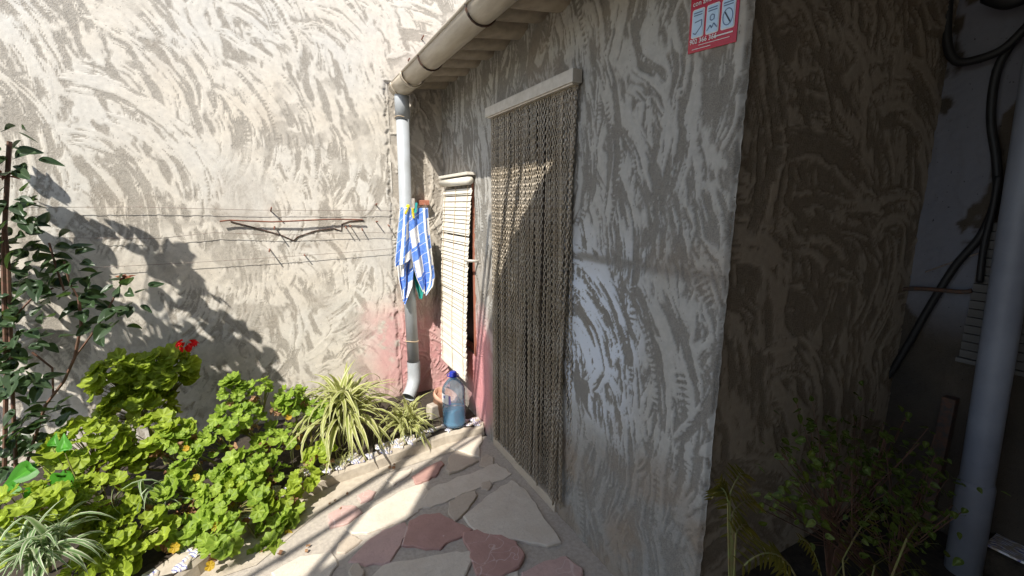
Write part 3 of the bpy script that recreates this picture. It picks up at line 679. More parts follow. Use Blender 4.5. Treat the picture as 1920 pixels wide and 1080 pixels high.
# ------------------------------------------------------------------ water bottle and pot
def bottle_mat(name, tint, gl, dif):
    m, nt, b, o = newmat(name); nt.nodes.remove(b)
    tr = nt.nodes.new('ShaderNodeBsdfTransparent'); tr.inputs[0].default_value = (*tint, 1)
    gs_ = nt.nodes.new('ShaderNodeBsdfGlossy'); gs_.inputs['Roughness'].default_value = .08
    df = nt.nodes.new('ShaderNodeBsdfTranslucent'); df.inputs[0].default_value = (*dif, 1)
    df2 = nt.nodes.new('ShaderNodeBsdfDiffuse'); df2.inputs[0].default_value = (*dif, 1)
    a = nt.nodes.new('ShaderNodeMixShader'); a.inputs[0].default_value = .5; nt.links.new(df.outputs[0], a.inputs[1]); nt.links.new(df2.outputs[0], a.inputs[2])
    c = nt.nodes.new('ShaderNodeMixShader'); c.inputs[0].default_value = gl; nt.links.new(tr.outputs[0], c.inputs[1]); nt.links.new(a.outputs[0], c.inputs[2])
    fr = nt.nodes.new('ShaderNodeFresnel'); fr.inputs[0].default_value = 1.22
    e = nt.nodes.new('ShaderNodeMixShader'); nt.links.new(fr.outputs[0], e.inputs[0]); nt.links.new(c.outputs[0], e.inputs[1]); nt.links.new(gs_.outputs[0], e.inputs[2])
    nt.links.new(e.outputs[0], o.inputs[0]); return m
M['bottle'] = bottle_mat('bottle', (.90,.95,.99), .30, (.58,.72,.90)); M['water'] = bottle_mat('water', (.66,.92,.99), .42, (.10,.66,.97))
M['cap'] = plain('cap', (.012,.035,.42), .4); M['label'] = plain('label', (.78,.78,.80), .5, (.72,.72,.76)); M['label_blue'] = plain('label_blue', (.20,.18,.5), .5)
bp = onZ(852, 794, .085); bo = empty('water_bottle', (bp.x, bp.y, .083)); tag(bo, 'large blue plastic water bottle, a third full, on the kerb', 'bottle')
RB = .075
prof = [(.0, .012), (.03, .010), (.055, .002), (RB-.006, .004), (RB, .018)]
for i in range(9):
    z0 = .03+i*.022; prof += [(RB, z0), (RB-.0035, z0+.011)]
prof += [(RB, .235), (RB-.004, .255), (RB-.016, .280), (RB-.034, .303), (RB-.050, .318), (.021, .326), (.019, .335), (.019, .348)]
mb = MB(); mb.lathe(prof, (0,0,0), 32); q = mb.build('body', M['bottle'], None, True); q.parent = bo
mb = MB(); mb.lathe([(0, .016), (.05, .010), (RB-.008, .010), (RB-.004, .02)]+[(RB-.0045-.0035*(i % 2), .03+i*.011) for i in range(8)]+[(RB-.006, .113), (0, .113)], (0,0,0), 32); q = mb.build('water', M['water'], None, True); q.parent = bo
mb = MB(); mb.lathe([(0, .362), (.020, .362), (.0235, .358), (.0235, .338), (.026, .336), (.026, .330), (.019, .330)], (0,0,0), 24); q = mb.build('cap', M['cap'], None, True); q.parent = bo
for s in (-1, 1):
    mb = MB(); mb.tube([(s*.022+s*.016*math.sin(a), 0, .338+.011*math.cos(a)) for a in [i*math.pi/6 for i in range(7)]], .0028, 6); q = mb.build('handle', M['cap'], None, True); q.parent = bo; q.rotation_euler = (0, 0, R(-25))
toc = math.atan2(-bp.y, CAM.x-bp.x)
def wrap(a0, a1, z0, z1, r, mt, nm):
    mb = MB(); v = []; n = 8
    for i in range(n+1):
        a = a0+(a1-a0)*i/n
        for zz in (z0, z1): v.append((math.cos(a)*r, math.sin(a)*r, zz))
    mb.add(v, [(2*i, 2*i+2, 2*i+3, 2*i+1) for i in range(n)]); o = mb.build(nm, M[mt], None); o.parent = bo; return o
wrap(toc-1.35, toc-.45, .170, .232, RB+.0015, 'label', 'label'); wrap(toc-.44, toc-.26, .170, .228, RB+.0015, 'label_blue', 'label_strip'); wrap(toc-1.0, toc-.78, .206, .222, RB+.0022, 'label_blue', 'label_mark')
pp = onY(822, 742, 2.72); mb = MB(); mb.lathe([(.0, .0), (.055, .0), (.075, .12), (.085, .122), (.085, .15), (.078, .15), (.07, .12), (0, .12)], (0,0,0), 26)
pt = mb.build('clay_pot', M['clay'], None, True); pt.location = (pp.x, pp.y, .085); pt.rotation_euler = (.25, .3, 0); tag(pt, 'small weathered terracotta pot tipped behind the water bottle', 'pot')
mb = MB(); mb.box((-.05, -.03, 0), (.05, .03, .10)); ct = mb.build('cement_block', M['mortar'], bevel=.01); ct.location = onZ(818, 790, .075); ct.location.y += .06; ct.rotation_euler = (.08, .1, .4); tag(ct, 'grey cement lump left of the water bottle under the leaves', 'block')

# ------------------------------------------------------------------ alarm sign
M['sign_red'] = plain('sign_red', (.50,.012,.035), .22, (.46,.012,.03), 5); M['sign_blue'] = plain('sign_blue', (.55,.72,.90), .3, (.5,.68,.88)); M['sign_white'] = plain('sign_white', (.80,.78,.78), .35, (.74,.72,.72)); M['sign_ink'] = plain('sign_ink', (.10,.17,.33), .5); M['sign_dark'] = plain('sign_dark', (.02,.04,.08), .5)
SY1, SY0, SZ0, SZ1 = .972, .818, 1.922, 2.125
sg = empty('alarm_sign', (-.004, (SY0+SY1)/2, SZ0)); tag(sg, 'red alarm warning sign with three pale pictograms high on the wall corner', 'sign')
SW = SY1-SY0
def spt(s, t, d=0.0): return (-.006-d, SY1-s*SW, SZ0+t*SW-.012*s)       # s across from the far edge, t up (units of the width)
def splate(pts, d, mt, nm, th=.0006):
    mb = MB(); n = len(pts); v = [spt(s, t, d) for s, t in pts]+[spt(s, t, d-th) for s, t in pts]
    mb.add(v, [tuple(range(n)), tuple(range(2*n-1, n-1, -1))]+[(i, n+i, n+(i+1) % n, (i+1) % n) for i in range(n)]); return mb.build(nm, M[mt], sg)
splate([(0,0),(1,0),(1,1.32),(0,1.32)], 0, 'sign_red', 'plate', .003)
def rounded(s0, t0, s1, t1, r, n=4):
    o = []
    for cx, cy, a in ((s1-r, t1-r, 0), (s0+r, t1-r, 90), (s0+r, t0+r, 180), (s1-r, t0+r, 270)):
        for i in range(n+1): b = R(a+90*i/n); o.append((cx+math.cos(b)*r, cy+math.sin(b)*r))
    return o
def sline(pts, w, d, mt, nm):
    mb = MB()
    for (a, b) in zip(pts[:-1], pts[1:]):
        dx, dy = b[0]-a[0], b[1]-a[1]; L = math.hypot(dx, dy) or 1; nx_, ny_ = -dy/L*w/2, dx/L*w/2
        mb.add([spt(a[0]+nx_, a[1]+ny_, d), spt(b[0]+nx_, b[1]+ny_, d), spt(b[0]-nx_, b[1]-ny_, d), spt(a[0]-nx_, a[1]-ny_, d)], [(0,1,2,3)])
    return mb.build(nm, M[mt], sg)
for i, s0 in enumerate((.06, .37, .68)):
    splate(rounded(s0, .24, s0+.265, .72, .035), .0012, 'sign_white', 'pictogram_border'); splate(rounded(s0+.018, .258, s0+.247, .702, .026), .0022, 'sign_blue', 'pictogram')
    for t in (.655, .615): sline([(s0+.04, t), (s0+.225, t)], .018, .0028, 'sign_ink', 'printed_line')
sline([(.10,.33),(.16,.30),(.28,.42),(.28,.52),(.13,.50)], .018, .0028, 'sign_ink', 'pictogram_drawing')
sline([(.46,.47),(.50,.45),(.54,.47),(.54,.53),(.50,.55),(.46,.53),(.46,.47)], .016, .0028, 'sign_ink', 'pictogram_drawing'); sline([(.40,.30),(.47,.38),(.50,.33),(.54,.40),(.61,.32)], .018, .0028, 'sign_ink', 'pictogram_drawing')
sline([(.8125+.095*math.cos(R(a)), .43+.13*math.sin(R(a))) for a in range(0, 361, 24)], .016, .0028, 'sign_ink', 'pictogram_drawing'); sline([(.755,.51),(.865,.34)], .024, .0032, 'sign_dark', 'pictogram_slash')
def stext(body, s, t, size, mt, bold=0.0):
    cu_ = bpy.data.curves.new('lettering', 'FONT'); cu_.body = body; cu_.size = size*SW; cu_.offset = bold; cu_.resolution_u = 2
    tmp = bpy.data.objects.new('tmp', cu_); COL.objects.link(tmp); dg = bpy.context.evaluated_depsgraph_get(); me = bpy.data.meshes.new_from_object(tmp.evaluated_get(dg)); bpy.data.objects.remove(tmp)
    for v_ in me.vertices: x_, y_ = v_.co.x/SW, v_.co.y/SW; v_.co = spt(s+x_, t+y_, .0024)
    me.materials.clear(); me.materials.append(M[mt]); o = bpy.data.objects.new('lettering', me); link(o, sg); o.matrix_parent_inverse = Matrix.Translation(-sg.location)
stext('Alarma', .07, .91, .30, 'sign_white', .0003); stext('con aviso a Policía', .06, .775, .125, 'sign_white', .0002); stext('902 366 366', .04, .145, .115, 'sign_white', .0003)
for s, e, t in ((.56, .93, .175), (.24, .88, .105), (.10, .5, .05)): sline([(s, t), (e, t)], .022 if s > .5 else .010, .0016, 'sign_white', 'printed_line')

# ------------------------------------------------------------------ right hand wall, pipe, cables
rw = empty('side_house', (XW, -1, 0)); tag(rw, 'dark shaded house wall at right with patches of peeling white paint', 'house')
RL, RH = YC+.5, 3.0; rg = np.random.RandomState(77)
crr, hrr, NR = trowel(RL, RH, .008, 55, [], .42)
ny, nx = crr.shape; U, V = np.meshgrid(np.linspace(0, RL, nx), np.linspace(0, RH, ny))
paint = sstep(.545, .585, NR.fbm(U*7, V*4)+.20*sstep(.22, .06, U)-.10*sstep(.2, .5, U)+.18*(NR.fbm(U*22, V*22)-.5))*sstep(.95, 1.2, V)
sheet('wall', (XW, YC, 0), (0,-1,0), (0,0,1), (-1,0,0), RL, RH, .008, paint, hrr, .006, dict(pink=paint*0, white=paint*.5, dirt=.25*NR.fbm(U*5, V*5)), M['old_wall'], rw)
mb = MB(); mb.box((XW+.01, -5, 0), (XW+.3, YC+.3, 3.0)); mb.box((XW-.002, -5, 0), (XW+.01, YC-RL, 3.0)); mb.build('masonry', M['concrete'], rw)
pr = empty('drainpipe', (.93, .46, .2)); tag(pr, 'thick white drainpipe standing in the shade at the right edge', 'pipe')
p0, p1 = onX(1942, 210, .95), onX(1822, 960, .95); dxy = (p0-p1)/(p0.z-p1.z)
pa = lambda zz: p1+dxy*(zz-p1.z)
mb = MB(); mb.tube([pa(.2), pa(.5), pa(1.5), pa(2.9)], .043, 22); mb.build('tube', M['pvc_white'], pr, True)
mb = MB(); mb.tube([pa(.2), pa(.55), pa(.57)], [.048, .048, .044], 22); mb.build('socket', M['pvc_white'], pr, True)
def cable(name, pts, r, lab, cat, xs=XW-.03, mt='cable'):
    P = [onX(*q, xs) for q in pts]; fine_ = []
    for i in range(len(P)-1):                                     # Catmull-Rom
        a, b, c, d = P[max(i-1, 0)], P[i], P[i+1], P[min(i+2, len(P)-1)]
        for k in range(6):
            t = k/6; fine_.append(.5*((2*b)+(c-a)*t+(2*a-5*b+4*c-d)*t*t+(3*b-a-3*c+d)*t**3))
    fine_.append(P[-1]); m_ = MB(); m_.tube(fine_, r, 8); tag(m_.build(name, M[mt], None, True), lab, cat)
cable('cable', [(1905,70),(1870,130),(1858,220),(1868,300),(1868,370),(1840,440),(1790,500),(1740,580),(1700,650),(1660,710),(1610,740)], .013, 'thick black cable dropping down the dark wall beside the drainpipe', 'cable')
cable('cable', [(1872,330),(1862,390),(1845,460),(1836,530)], .010, 'shorter black cable beside the thick one, ending above the blind', 'cable', XW-.05)
cable('hose', [(1782,-30),(1776,40),(1778,90),(1795,115),(1830,112),(1880,92),(1925,50),(1960,10)], .014, 'black hose hanging in a loop at the top right', 'hose', XW-.06)
cable('cable', [(1850,-8),(1890,4),(1930,-10)], .022, 'thick black cable end at the very top right corner', 'cable', XW-.08)
cable('iron_bar', [(1662,545),(1720,541),(1800,547),(1822,545)], .008, 'dark iron bar standing out from the shaded wall', 'bar', XW-.04, 'iron')
cable('thin_wire', [(1735,510),(1790,490),(1850,470),(1925,450)], .0025, 'thin dark wire crossing behind the drainpipe', 'wire', XW-.02, 'wire')
cable('conduit', [(1612,680),(1606,740),(1600,800)], .010, 'short dark conduit low in the shaded corner', 'conduit', XW-.25, 'iron')
mb = MB(); q0 = onX(1783, 745, XW-.03); mb.box((XW-.05, q0.y-.02, .2), (XW-.01, q0.y+.02, q0.z)); tag(mb.build('wooden_post', M['iron'], None, bevel=.004), 'short dark post against the wall left of the drainpipe', 'post')
b2 = empty('slat_blind', (XW-.03, .45, 1.2)); tag(b2, 'pale slatted blind in the shade behind the thick drainpipe', 'blind')
e0 = onX(1805, 672, XW-.03); e1 = onX(1838, 500, XW-.03)
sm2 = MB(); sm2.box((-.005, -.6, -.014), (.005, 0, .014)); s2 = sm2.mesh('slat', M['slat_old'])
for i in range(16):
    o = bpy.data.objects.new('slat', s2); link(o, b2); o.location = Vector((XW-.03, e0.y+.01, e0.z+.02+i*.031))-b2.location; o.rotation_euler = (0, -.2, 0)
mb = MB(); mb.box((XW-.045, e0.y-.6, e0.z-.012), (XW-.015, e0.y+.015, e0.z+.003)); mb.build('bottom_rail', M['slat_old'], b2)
sb2 = MB(); sb2.prism([(.02, YC-.005), (.02, .25), (.4, .05), (XW-.01, .05), (XW-.01, YC-.005)], -.04, .22); tag(sb2.build('shade_bed_soil', M['soil']), kind='structure')
q1 = onZ(1905, 1015, .32); k2 = empty('tiled_ledge', (q1.x, q1.y, .2)); tag(k2, 'low ledge with a blue patterned tile at the bottom right', 'ledge')
mb = MB(); mb.box((q1.x-.12, q1.y-.22, 0), (q1.x+.3, q1.y+.09, .305)); mb.build('cement_block', M['soil'], k2, bevel=.01)
for i in range(2): t = MB(); t.box((q1.x-.10+i*.16, q1.y-.10, .3055), (q1.x+.05+i*.16, q1.y+.05, .314)); t.build('tile', M['azulejo'], k2, bevel=.002)

# ------------------------------------------------------------------ porch roof over the near half of the yard (out of the frame) and its poles
ZS = 3.0
pc = empty('porch_roof', (.5, -1, ZS)); tag(pc, 'porch roof over the near side of the yard, casting the wide shade', 'porch roof')
def shade(p): k = (ZS+.12-p.z)/SZ; return (p.x-k, p.y-.95*k)
SH = [shade(onX(*q)) for q in ((1042,316),(1000,385),(960,468),(930,560),(905,650))]+[shade(onZ(*q)) for q in ((902,828),(893,859),(846,846),(837,846),(775,964),(715,994),(618,1059),(480,1140))]
mb = MB(); mb.prism([(XW+.3, YC+.02), (0, YC+.02)]+SH+[(-4.6, -1.2), (-4.6, -4.5), (XW+.3, -4.5)], ZS, ZS+.12); mb.build('slab', M['concrete'], pc)
mb = MB(); mb.box((-4.6, -3.7, 0), (XW-.003, -3.5, ZS-.004)); mb.build('rear_blocking_wall', M['stucco_dim'], pc)  # unseen wall added behind the camera to keep skylight off the recess
mb = MB(); mb.box((-4.6, -3.5, 0), (-4.4, -2.4, ZS-.004)); mb.build('return_blocking_wall', M['stucco_dim'], pc)  # unseen too, added to close off more light from that side
for x, y in ((-4.3, -4.2),):
    mb = MB(); mb.tube([(x, y, 0), (x, y, ZS)], .06, 12); mb.build('post', M['concrete'], pc, True)
def gpole(a, b, lab, r=.016, z=ZS-.35, ext=(.3, 1.7)):
    A, B = onZ(*a), onZ(*b); d = (B-A).normalized(); A = A-d*ext[0]; B = B+d*ext[1]; k = z/SZ
    A = A-Vector((k, k*.95, -z)); B = B-Vector((k, k*.95, -z)); mb = MB(); mb.tube([A, B], r, 8)
    tag(mb.build('pole', M['iron']), lab, 'pole', 'poles of the porch edge')
gpole((500,1062), (870,836), 'pole of the porch edge throwing the nearest bar of shadow'); gpole((640,975), (890,812), 'pole of the porch edge throwing the second bar of shadow'); gpole((600,960), (740,872), 'pole of the porch edge throwing the third bar of shadow'); gpole((585,1080), (765,858), 'pole of the porch edge crossing the other poles', .018, ext=(.3, 0)); gpole((560,985), (700,900), 'pole of the porch edge throwing the farthest bar of shadow')

# ------------------------------------------------------------------ leaf meshes
def leaf_mesh(name, fn, nseg, rings, mat, attrs=True):
    v = [(0, 0, 0)]; f = []; ve = [1.0]; ed = [0.0]
    for j in range(1, rings+1):
        r = j/rings
        for k in range(nseg): x, y, zz, vv = fn(r, 2*math.pi*k/nseg); v.append((x, y, zz)); ve.append(vv); ed.append(1.0 if j == rings else 0.0)
    for k in range(nseg): f.append((0, 1+k, 1+(k+1) % nseg))
    for j in range(rings-1):
        for k in range(nseg): a = 1+j*nseg; b = a+nseg; f.append((a+k, b+k, b+(k+1) % nseg, a+(k+1) % nseg))
    me = bpy.data.meshes.new(name); me.from_pydata(v, [], f)
    for nm, d in (('vein', ve), ('edge', ed)): at = me.attributes.new(nm, 'FLOAT', 'POINT'); at.data.foreach_set('value', d)
    me.polygons.foreach_set('use_smooth', [True]*len(me.polygons)); me.materials.append(mat); return me
def geranium_fn(s):
    rn = random.Random(s); ph = rn.uniform(0, 6); cup = rn.uniform(.05, .38); wav = rn.uniform(.07, .17)
    def fn(r, a):
        notch = 1-.55*math.exp(-((a-math.pi)/.22)**2); lob = 1+.07*math.cos(7*(a-math.pi))+.035*math.cos(21*a+ph)
        R_ = r*(lob if r > .6 else 1)*(notch if r > .3 else 1)
        return (R_*math.cos(a)+.12, R_*math.sin(a), cup*r*r+wav*r*math.cos(7*(a-math.pi)+.4)+.05*r*math.cos(2*a+ph), .5*max(0, math.cos(7*(a-math.pi)))**6*(1-r*.5))
    return fn
GL = [leaf_mesh('geranium_leaf', geranium_fn(s), 28, 3, M['geranium']) for s in range(5)]
GLB = [leaf_mesh('geranium_leaf', geranium_fn(s+9), 28, 3, M['geranium_blue']) for s in range(4)]
GLY = [leaf_mesh('yellow_leaf', geranium_fn(s+19), 28, 3, M['yellow']) for s in range(2)]
def crumple(s):
    rn = random.Random(s); ph = rn.uniform(0, 6)
    return lambda r, a: (r*math.cos(a)*.8, r*math.sin(a)*.55, .5*r*math.sin(3*a+ph)+.3*r*math.cos(5*a), 0)
DL = [leaf_mesh('dry_leaf', crumple(s), 14, 2, M['dry']) for s in range(3)]
def pointed(s, asp, fold, droop, mat, nm, heart=False):
    def fn(r, a):
        c, sn = math.cos(a), math.sin(a); w = asp*(1-.35*c if not heart else 1-.5*c)
        tip = 1+.22*max(0, c)**8 if not heart else 1+.45*max(0, c)**6-.35*max(0, -c)**6
        x = r*c*tip; y = r*sn*w; return (x+1, y, fold*abs(y)-droop*(x+1)**2*.25, .6 if abs(sn) < .15 else 0)
    return leaf_mesh(nm, fn, 16, 2, mat)
RL_ = [pointed(s, .62+.05*s, .25+.1*s, .12*s, M['rose'], 'rose_leaf') for s in range(3)]
HL = [pointed(s, .72, .10, .10+.12*s, M['heart'], 'heart_leaf', True) for s in range(2)]
SHL = [pointed(s, .7, .1, .2, M['shrub'], 'shrub_leaf') for s in range(2)]
BUD = pointed(1, .5, .6, .3, M['bud'], 'sepal'); PET = pointed(0, .8, .4, .2, M['petal'], 'petal')
def blade(s, mat, L, w, nm='blade'):
    rn = random.Random(s); n = 9; v = []; f = []; ed = []; a = rn.uniform(1.05, 1.6); k = rn.uniform(1.0, 2.9); x = z = 0; side = rn.uniform(-.25, .25)
    for i in range(n+1):
        t = i/n; ww = w*(1-t**2.2)*(.55+.9*min(t*3, 1)*.5); y = side*t*t*L
        for j, (o, e) in enumerate(((-1, 1), (-.45, .15), (0, 0), (.45, .15), (1, 1))): v.append((x-math.sin(a)*abs(o)*0, y+o*ww, z+abs(o)*ww*.5)); ed.append(e)
        x += math.cos(a)*L/n; z += math.sin(a)*L/n; a -= k/n*(1+t*.5)
    for i in range(n):
        for j in range(4): f.append((i*5+j, i*5+j+1, (i+1)*5+j+1, (i+1)*5+j))
    me = bpy.data.meshes.new(nm); me.from_pydata(v, [], f); at = me.attributes.new('edge', 'FLOAT', 'POINT'); at.data.foreach_set('value', ed); me.attributes.new('vein', 'FLOAT', 'POINT')
    me.polygons.foreach_set('use_smooth', [True]*len(me.polygons)); me.materials.append(mat); return me
SPB = [blade(s, M['spider'], 1, .022) for s in range(7)]; SPP = [blade(s+20, M['spider_pale'], 1, .026) for s in range(6)]
def frame(n, xdir):
    n = Vector(n).normalized(); x = Vector(xdir); x = x-n*x.dot(n); x = x.normalized() if x.length > 1e-4 else n.orthogonal().normalized(); y = n.cross(x)
    return Matrix((x, y, n)).transposed()
def put(nm, me, parent, loc, rot, sc):
    o = bpy.data.objects.new(nm, me); link(o, parent); o.location = Vector(loc)-parent.location; o.rotation_euler = rot.to_euler() if isinstance(rot, Matrix) else rot
    o.scale = (sc, sc, sc) if not isinstance(sc, tuple) else sc; return o
LIGHT = (-SUN).normalized()

# ------------------------------------------------------------------ geraniums: leaf mounds on branching stems
def geranium(label, blobs, base, meshes, size=(.028, .046), dry=0, yellow=0, seed=1, grp='geraniums in the sunny bed'):
    rn = random.Random(seed); root = empty('geranium', base); tag(root, label, 'plant', grp); stm = MB(); b = Vector(base)
    for (px, py, Y, rx, rz, n) in blobs:
        c = onY(px, py, Y); hub = b.lerp(c, .75)+Vector((0, .02, -.03))
        stm.tube([b+Vector((rn.uniform(-.03, .03), rn.uniform(-.02, .02), 0)), b.lerp(c, .4)+Vector((rn.uniform(-.03, .03), .02, .02)), hub], [.008, .007, .005], 6)
        for i in range(int(n*1.45)):
            for _ in range(20):
                d = Vector((rn.gauss(0, 1), rn.gauss(0, 1), rn.gauss(.35, .9))).normalized()
                if d.z > -.55 and d.y < .65: break
            rr = rn.uniform(.45, 1.0)**.5; p = c+Vector((d.x*rx*rr, d.y*min(rx, .12)*rr, d.z*rz*rr))
            if p.y > YB-.05: p.y = YB-.05
            nn = d*.55+LIGHT*.75+Vector((0, 0, .35))+Vector((rn.gauss(0, .5), rn.gauss(0, .5), rn.gauss(0, .4)))
            sc = rn.uniform(size[0]*.5, size[1]*.88)*(1.1 if rr > .7 else .85); put('leaf', rn.choice(meshes), root, p, frame(nn, d+Vector((0, 0, -.5))), sc)
            if i % 2 == 0: stm.tube([hub, hub.lerp(p, .5)+Vector((0, 0, .01)), p], [.003, .0022, .0018], 4, caps=False)
        for i in range(int(n*(dry*1.5+.06))): d = Vector((rn.uniform(-1, 1), rn.uniform(-1, -.2), rn.uniform(-1, .1))); put('dry_leaf', rn.choice(DL), root, c+Vector((d.x*rx, d.y*.06, d.z*rz)), (rn.uniform(0, 6), rn.uniform(0, 6), 0), rn.uniform(.014, .030))
        for i in range(int(n*yellow*.6+rn.random()*.7)): d = Vector((rn.uniform(-.8, .8), -1, rn.uniform(-1, .2))); put('yellow_leaf', rn.choice(GLY), root, c+Vector((d.x*rx, d.y*.09, d.z*rz)), frame(Vector((0, -1, .6)), (1, 0, -.4)), rn.uniform(.012, .020))
    s = stm.build('stems', M['stem_green'], root); tag(s, kind='stuff')
    return root
g1 = geranium('dark green geranium in the shadow against the wall, with a red flower', [(225,710,2.86,.12,.11,46),(310,700,2.84,.13,.13,50),(260,765,2.80,.17,.11,48)], (-1.75, 2.84, .08), GL, (.034, .052), seed=3)
geranium('bright geranium mound at the far left above the heart shaped leaves', [(165,835,2.48,.14,.11,56),(190,885,2.42,.12,.07,26)], (-1.9, 2.45, .08), GL, seed=4)
geranium('bright geranium mound right below the dark one with the red flower', [(290,820,2.56,.14,.11,52),(250,860,2.5,.10,.06,16)], (-1.65, 2.55, .08), GL, dry=.05, seed=5)
geranium('dense yellow green geranium mound left of the centre of the bed', [(185,945,2.25,.13,.12,58),(120,985,2.2,.10,.07,22)], (-1.75, 2.22, .08), GL, (.026, .042), dry=.06, yellow=.03, seed=6)
geranium('dense yellow green geranium at the bottom edge beside the striped blades', [(240,1015,2.10,.15,.10,62),(190,1060,2.0,.10,.06,22)], (-1.72, 2.1, .08), GL, (.026, .042), dry=.08, yellow=.04, seed=7)
geranium('tall thin geranium shoots rising in front of the sunlit wall', [(435,730,2.62,.055,.07,22),(487,728,2.62,.05,.06,14),(445,785,2.56,.12,.09,36),(400,830,2.5,.10,.08,24)], (-1.25, 2.55, .08), GLB, (.022, .038), dry=.1, seed=8)
geranium('geranium shoots touching the left side of the spider plant', [(545,750,2.64,.09,.08,34),(590,770,2.6,.06,.06,12),(520,820,2.55,.12,.07,22)], (-1.05, 2.6, .08), GLB, (.022, .038), dry=.35, yellow=.06, seed=9)
geranium('straggling geranium with dry leaves in the middle of the bed', [(330,930,2.28,.09,.07,22),(345,1000,2.12,.08,.05,16),(330,820,2.5,.08,.06,16),(460,880,2.36,.12,.09,40),(400,920,2.3,.10,.08,26),(350,870,2.4,.08,.06,12),(500,890,2.36,.08,.06,14)], (-1.35, 2.36, .08), GLB, (.024, .042), dry=.3, yellow=.09, seed=10)
geranium('geranium spilling over the kerb onto the paving, one orange leaf', [(440,955,2.14,.13,.07,26),(520,970,2.14,.09,.06,20),(410,1010,2.02,.10,.05,16),(505,1030,2.0,.05,.04,7)], (-1.42, 2.2, .08), GLB, (.026, .045), dry=.2, yellow=.10, seed=11)
geranium('few geranium leaves hanging out over the tiled kerb', [(572,895,2.28,.06,.05,10),(520,930,2.2,.09,.05,16),(600,850,2.42,.07,.04,10),(440,920,2.25,.07,.05,12)], (-1.12, 2.34, .09), GL, (.024, .04), dry=.4, seed=12)
geranium('pale geranium at the left edge of the picture under the heart leaves', [(40,955,2.1,.14,.07,40),(60,1010,2.06,.12,.06,20)], (-2.0, 2.15, .08), GL, (.026, .04), seed=13)
# red flower head on the dark geranium
fc = onY(350, 644, 2.80); sm_ = MB(); sm_.tube([fc+Vector((-.03, .02, -.20)), fc+Vector((-.01, .01, -.08)), fc], [.003, .0025, .002], 5); sm_.build('flower_stalk', M['stem_green'], g1)
rf_ = random.Random(6)
for i in range(34):
    d = Vector((rf_.gauss(0, 1), rf_.gauss(0, 1), rf_.gauss(.5, .7))).normalized(); p = fc+Vector((d.x*.038, d.y*.03, d.z*.022)); put('petal', PET, g1, p, frame(d+Vector((0, 0, .5)), d), rf_.uniform(.010, .016))
# heart leaved plant
hr = empty('heart_leaf_plant', (-2.0, 2.35, .08)); tag(hr, 'bright green plant with large heart shaped leaves at the left', 'plant')
hst = MB()
for (px, py, Y, sc, xd, nn) in ((72, 868, 2.3, .052, (-.75, 0, -.65), (.1, -.8, .6)), (86, 900, 2.22, .050, (-.55, 0, -.85), (.2, -.85, .45)), (122, 850, 2.34, .034, (-.1, -.1, 1), (-.1, -.9, .3)), (120, 880, 2.24, .046, (-.25, -.1, -.95), (-.1, -.9, .35)), (105, 890, 2.3, .040, (.5, -.1, -.7), (.3, -.7, .6)), (122, 905, 2.2, .040, (-.35, -.1, -.9), (.3, -.8, .5)), (98, 840, 2.4, .025, (.2, 0, 1), (0, -.9, .3)), (40, 905, 2.25, .035, (-.7, 0, -.6), (.1, -.8, .6))):
    p = onY(px, py, Y); put('leaf', random.choice(HL), hr, p, frame(nn, xd), sc); hst.tube([Vector((-1.95, 2.35, .08)), Vector((-1.93, 2.34, .2)).lerp(p, .4), p], [.004, .003, .002], 5)
tag(hst.build('stems', M['stem_green'], hr), kind='stuff')

# ------------------------------------------------------------------ spider plants
def spider(label, px, py, Y, n, L, meshes, seed, wdt=1.0, pxs=20):
    rn = random.Random(seed); c = onY(px, py, Y); root = empty('spider_plant', c); tag(root, label, 'plant', 'striped grassy plants in the bed')
    for i in range(n):
        a = rn.uniform(0, 2*math.pi); l = L*rn.uniform(.42, 1.15); m = Matrix.Rotation(a, 3, 'Z') @ Matrix.Rotation(rn.gauss(-.08, .42), 3, 'Y')
        put('blade', rn.choice(meshes), root, c+Vector((rn.uniform(-.05, .05), rn.uniform(-.04, .04), rn.uniform(-.02, .03))), m, (l, l*wdt*rn.uniform(.8, 1.3), l))
    return root
spider('big yellow green spider plant with arching striped blades in front of the downpipe', 648, 800, 2.66, 280, .46, SPB, 31, 1.5)
spider('smaller striped spider plant beside the water bottle', 765, 806, 2.58, 140, .29, SPB, 32, 1.6)
spider('pale striped spider plant in the bottom left corner', 80, 1050, 1.96, 130, .25, SPP, 33, 1.4)
spider('few long striped blades among the geraniums in mid bed', 290, 960, 2.25, 16, .30, SPP, 34)
spider('low grassy tuft at the foot of the kerb', 640, 868, 2.42, 40, .10, SPB, 35)
mb = MB(); mb.tube([onY(-20, 1010, 2.05), onY(60, 965, 2.12)], .004, 6); M['teal_stake'] = plain('teal_stake', (.01,.12,.10), .5)
tag(mb.build('plant_stake', M['teal_stake']), 'dark green plant stake leaning over the bottom left plants', 'stake')

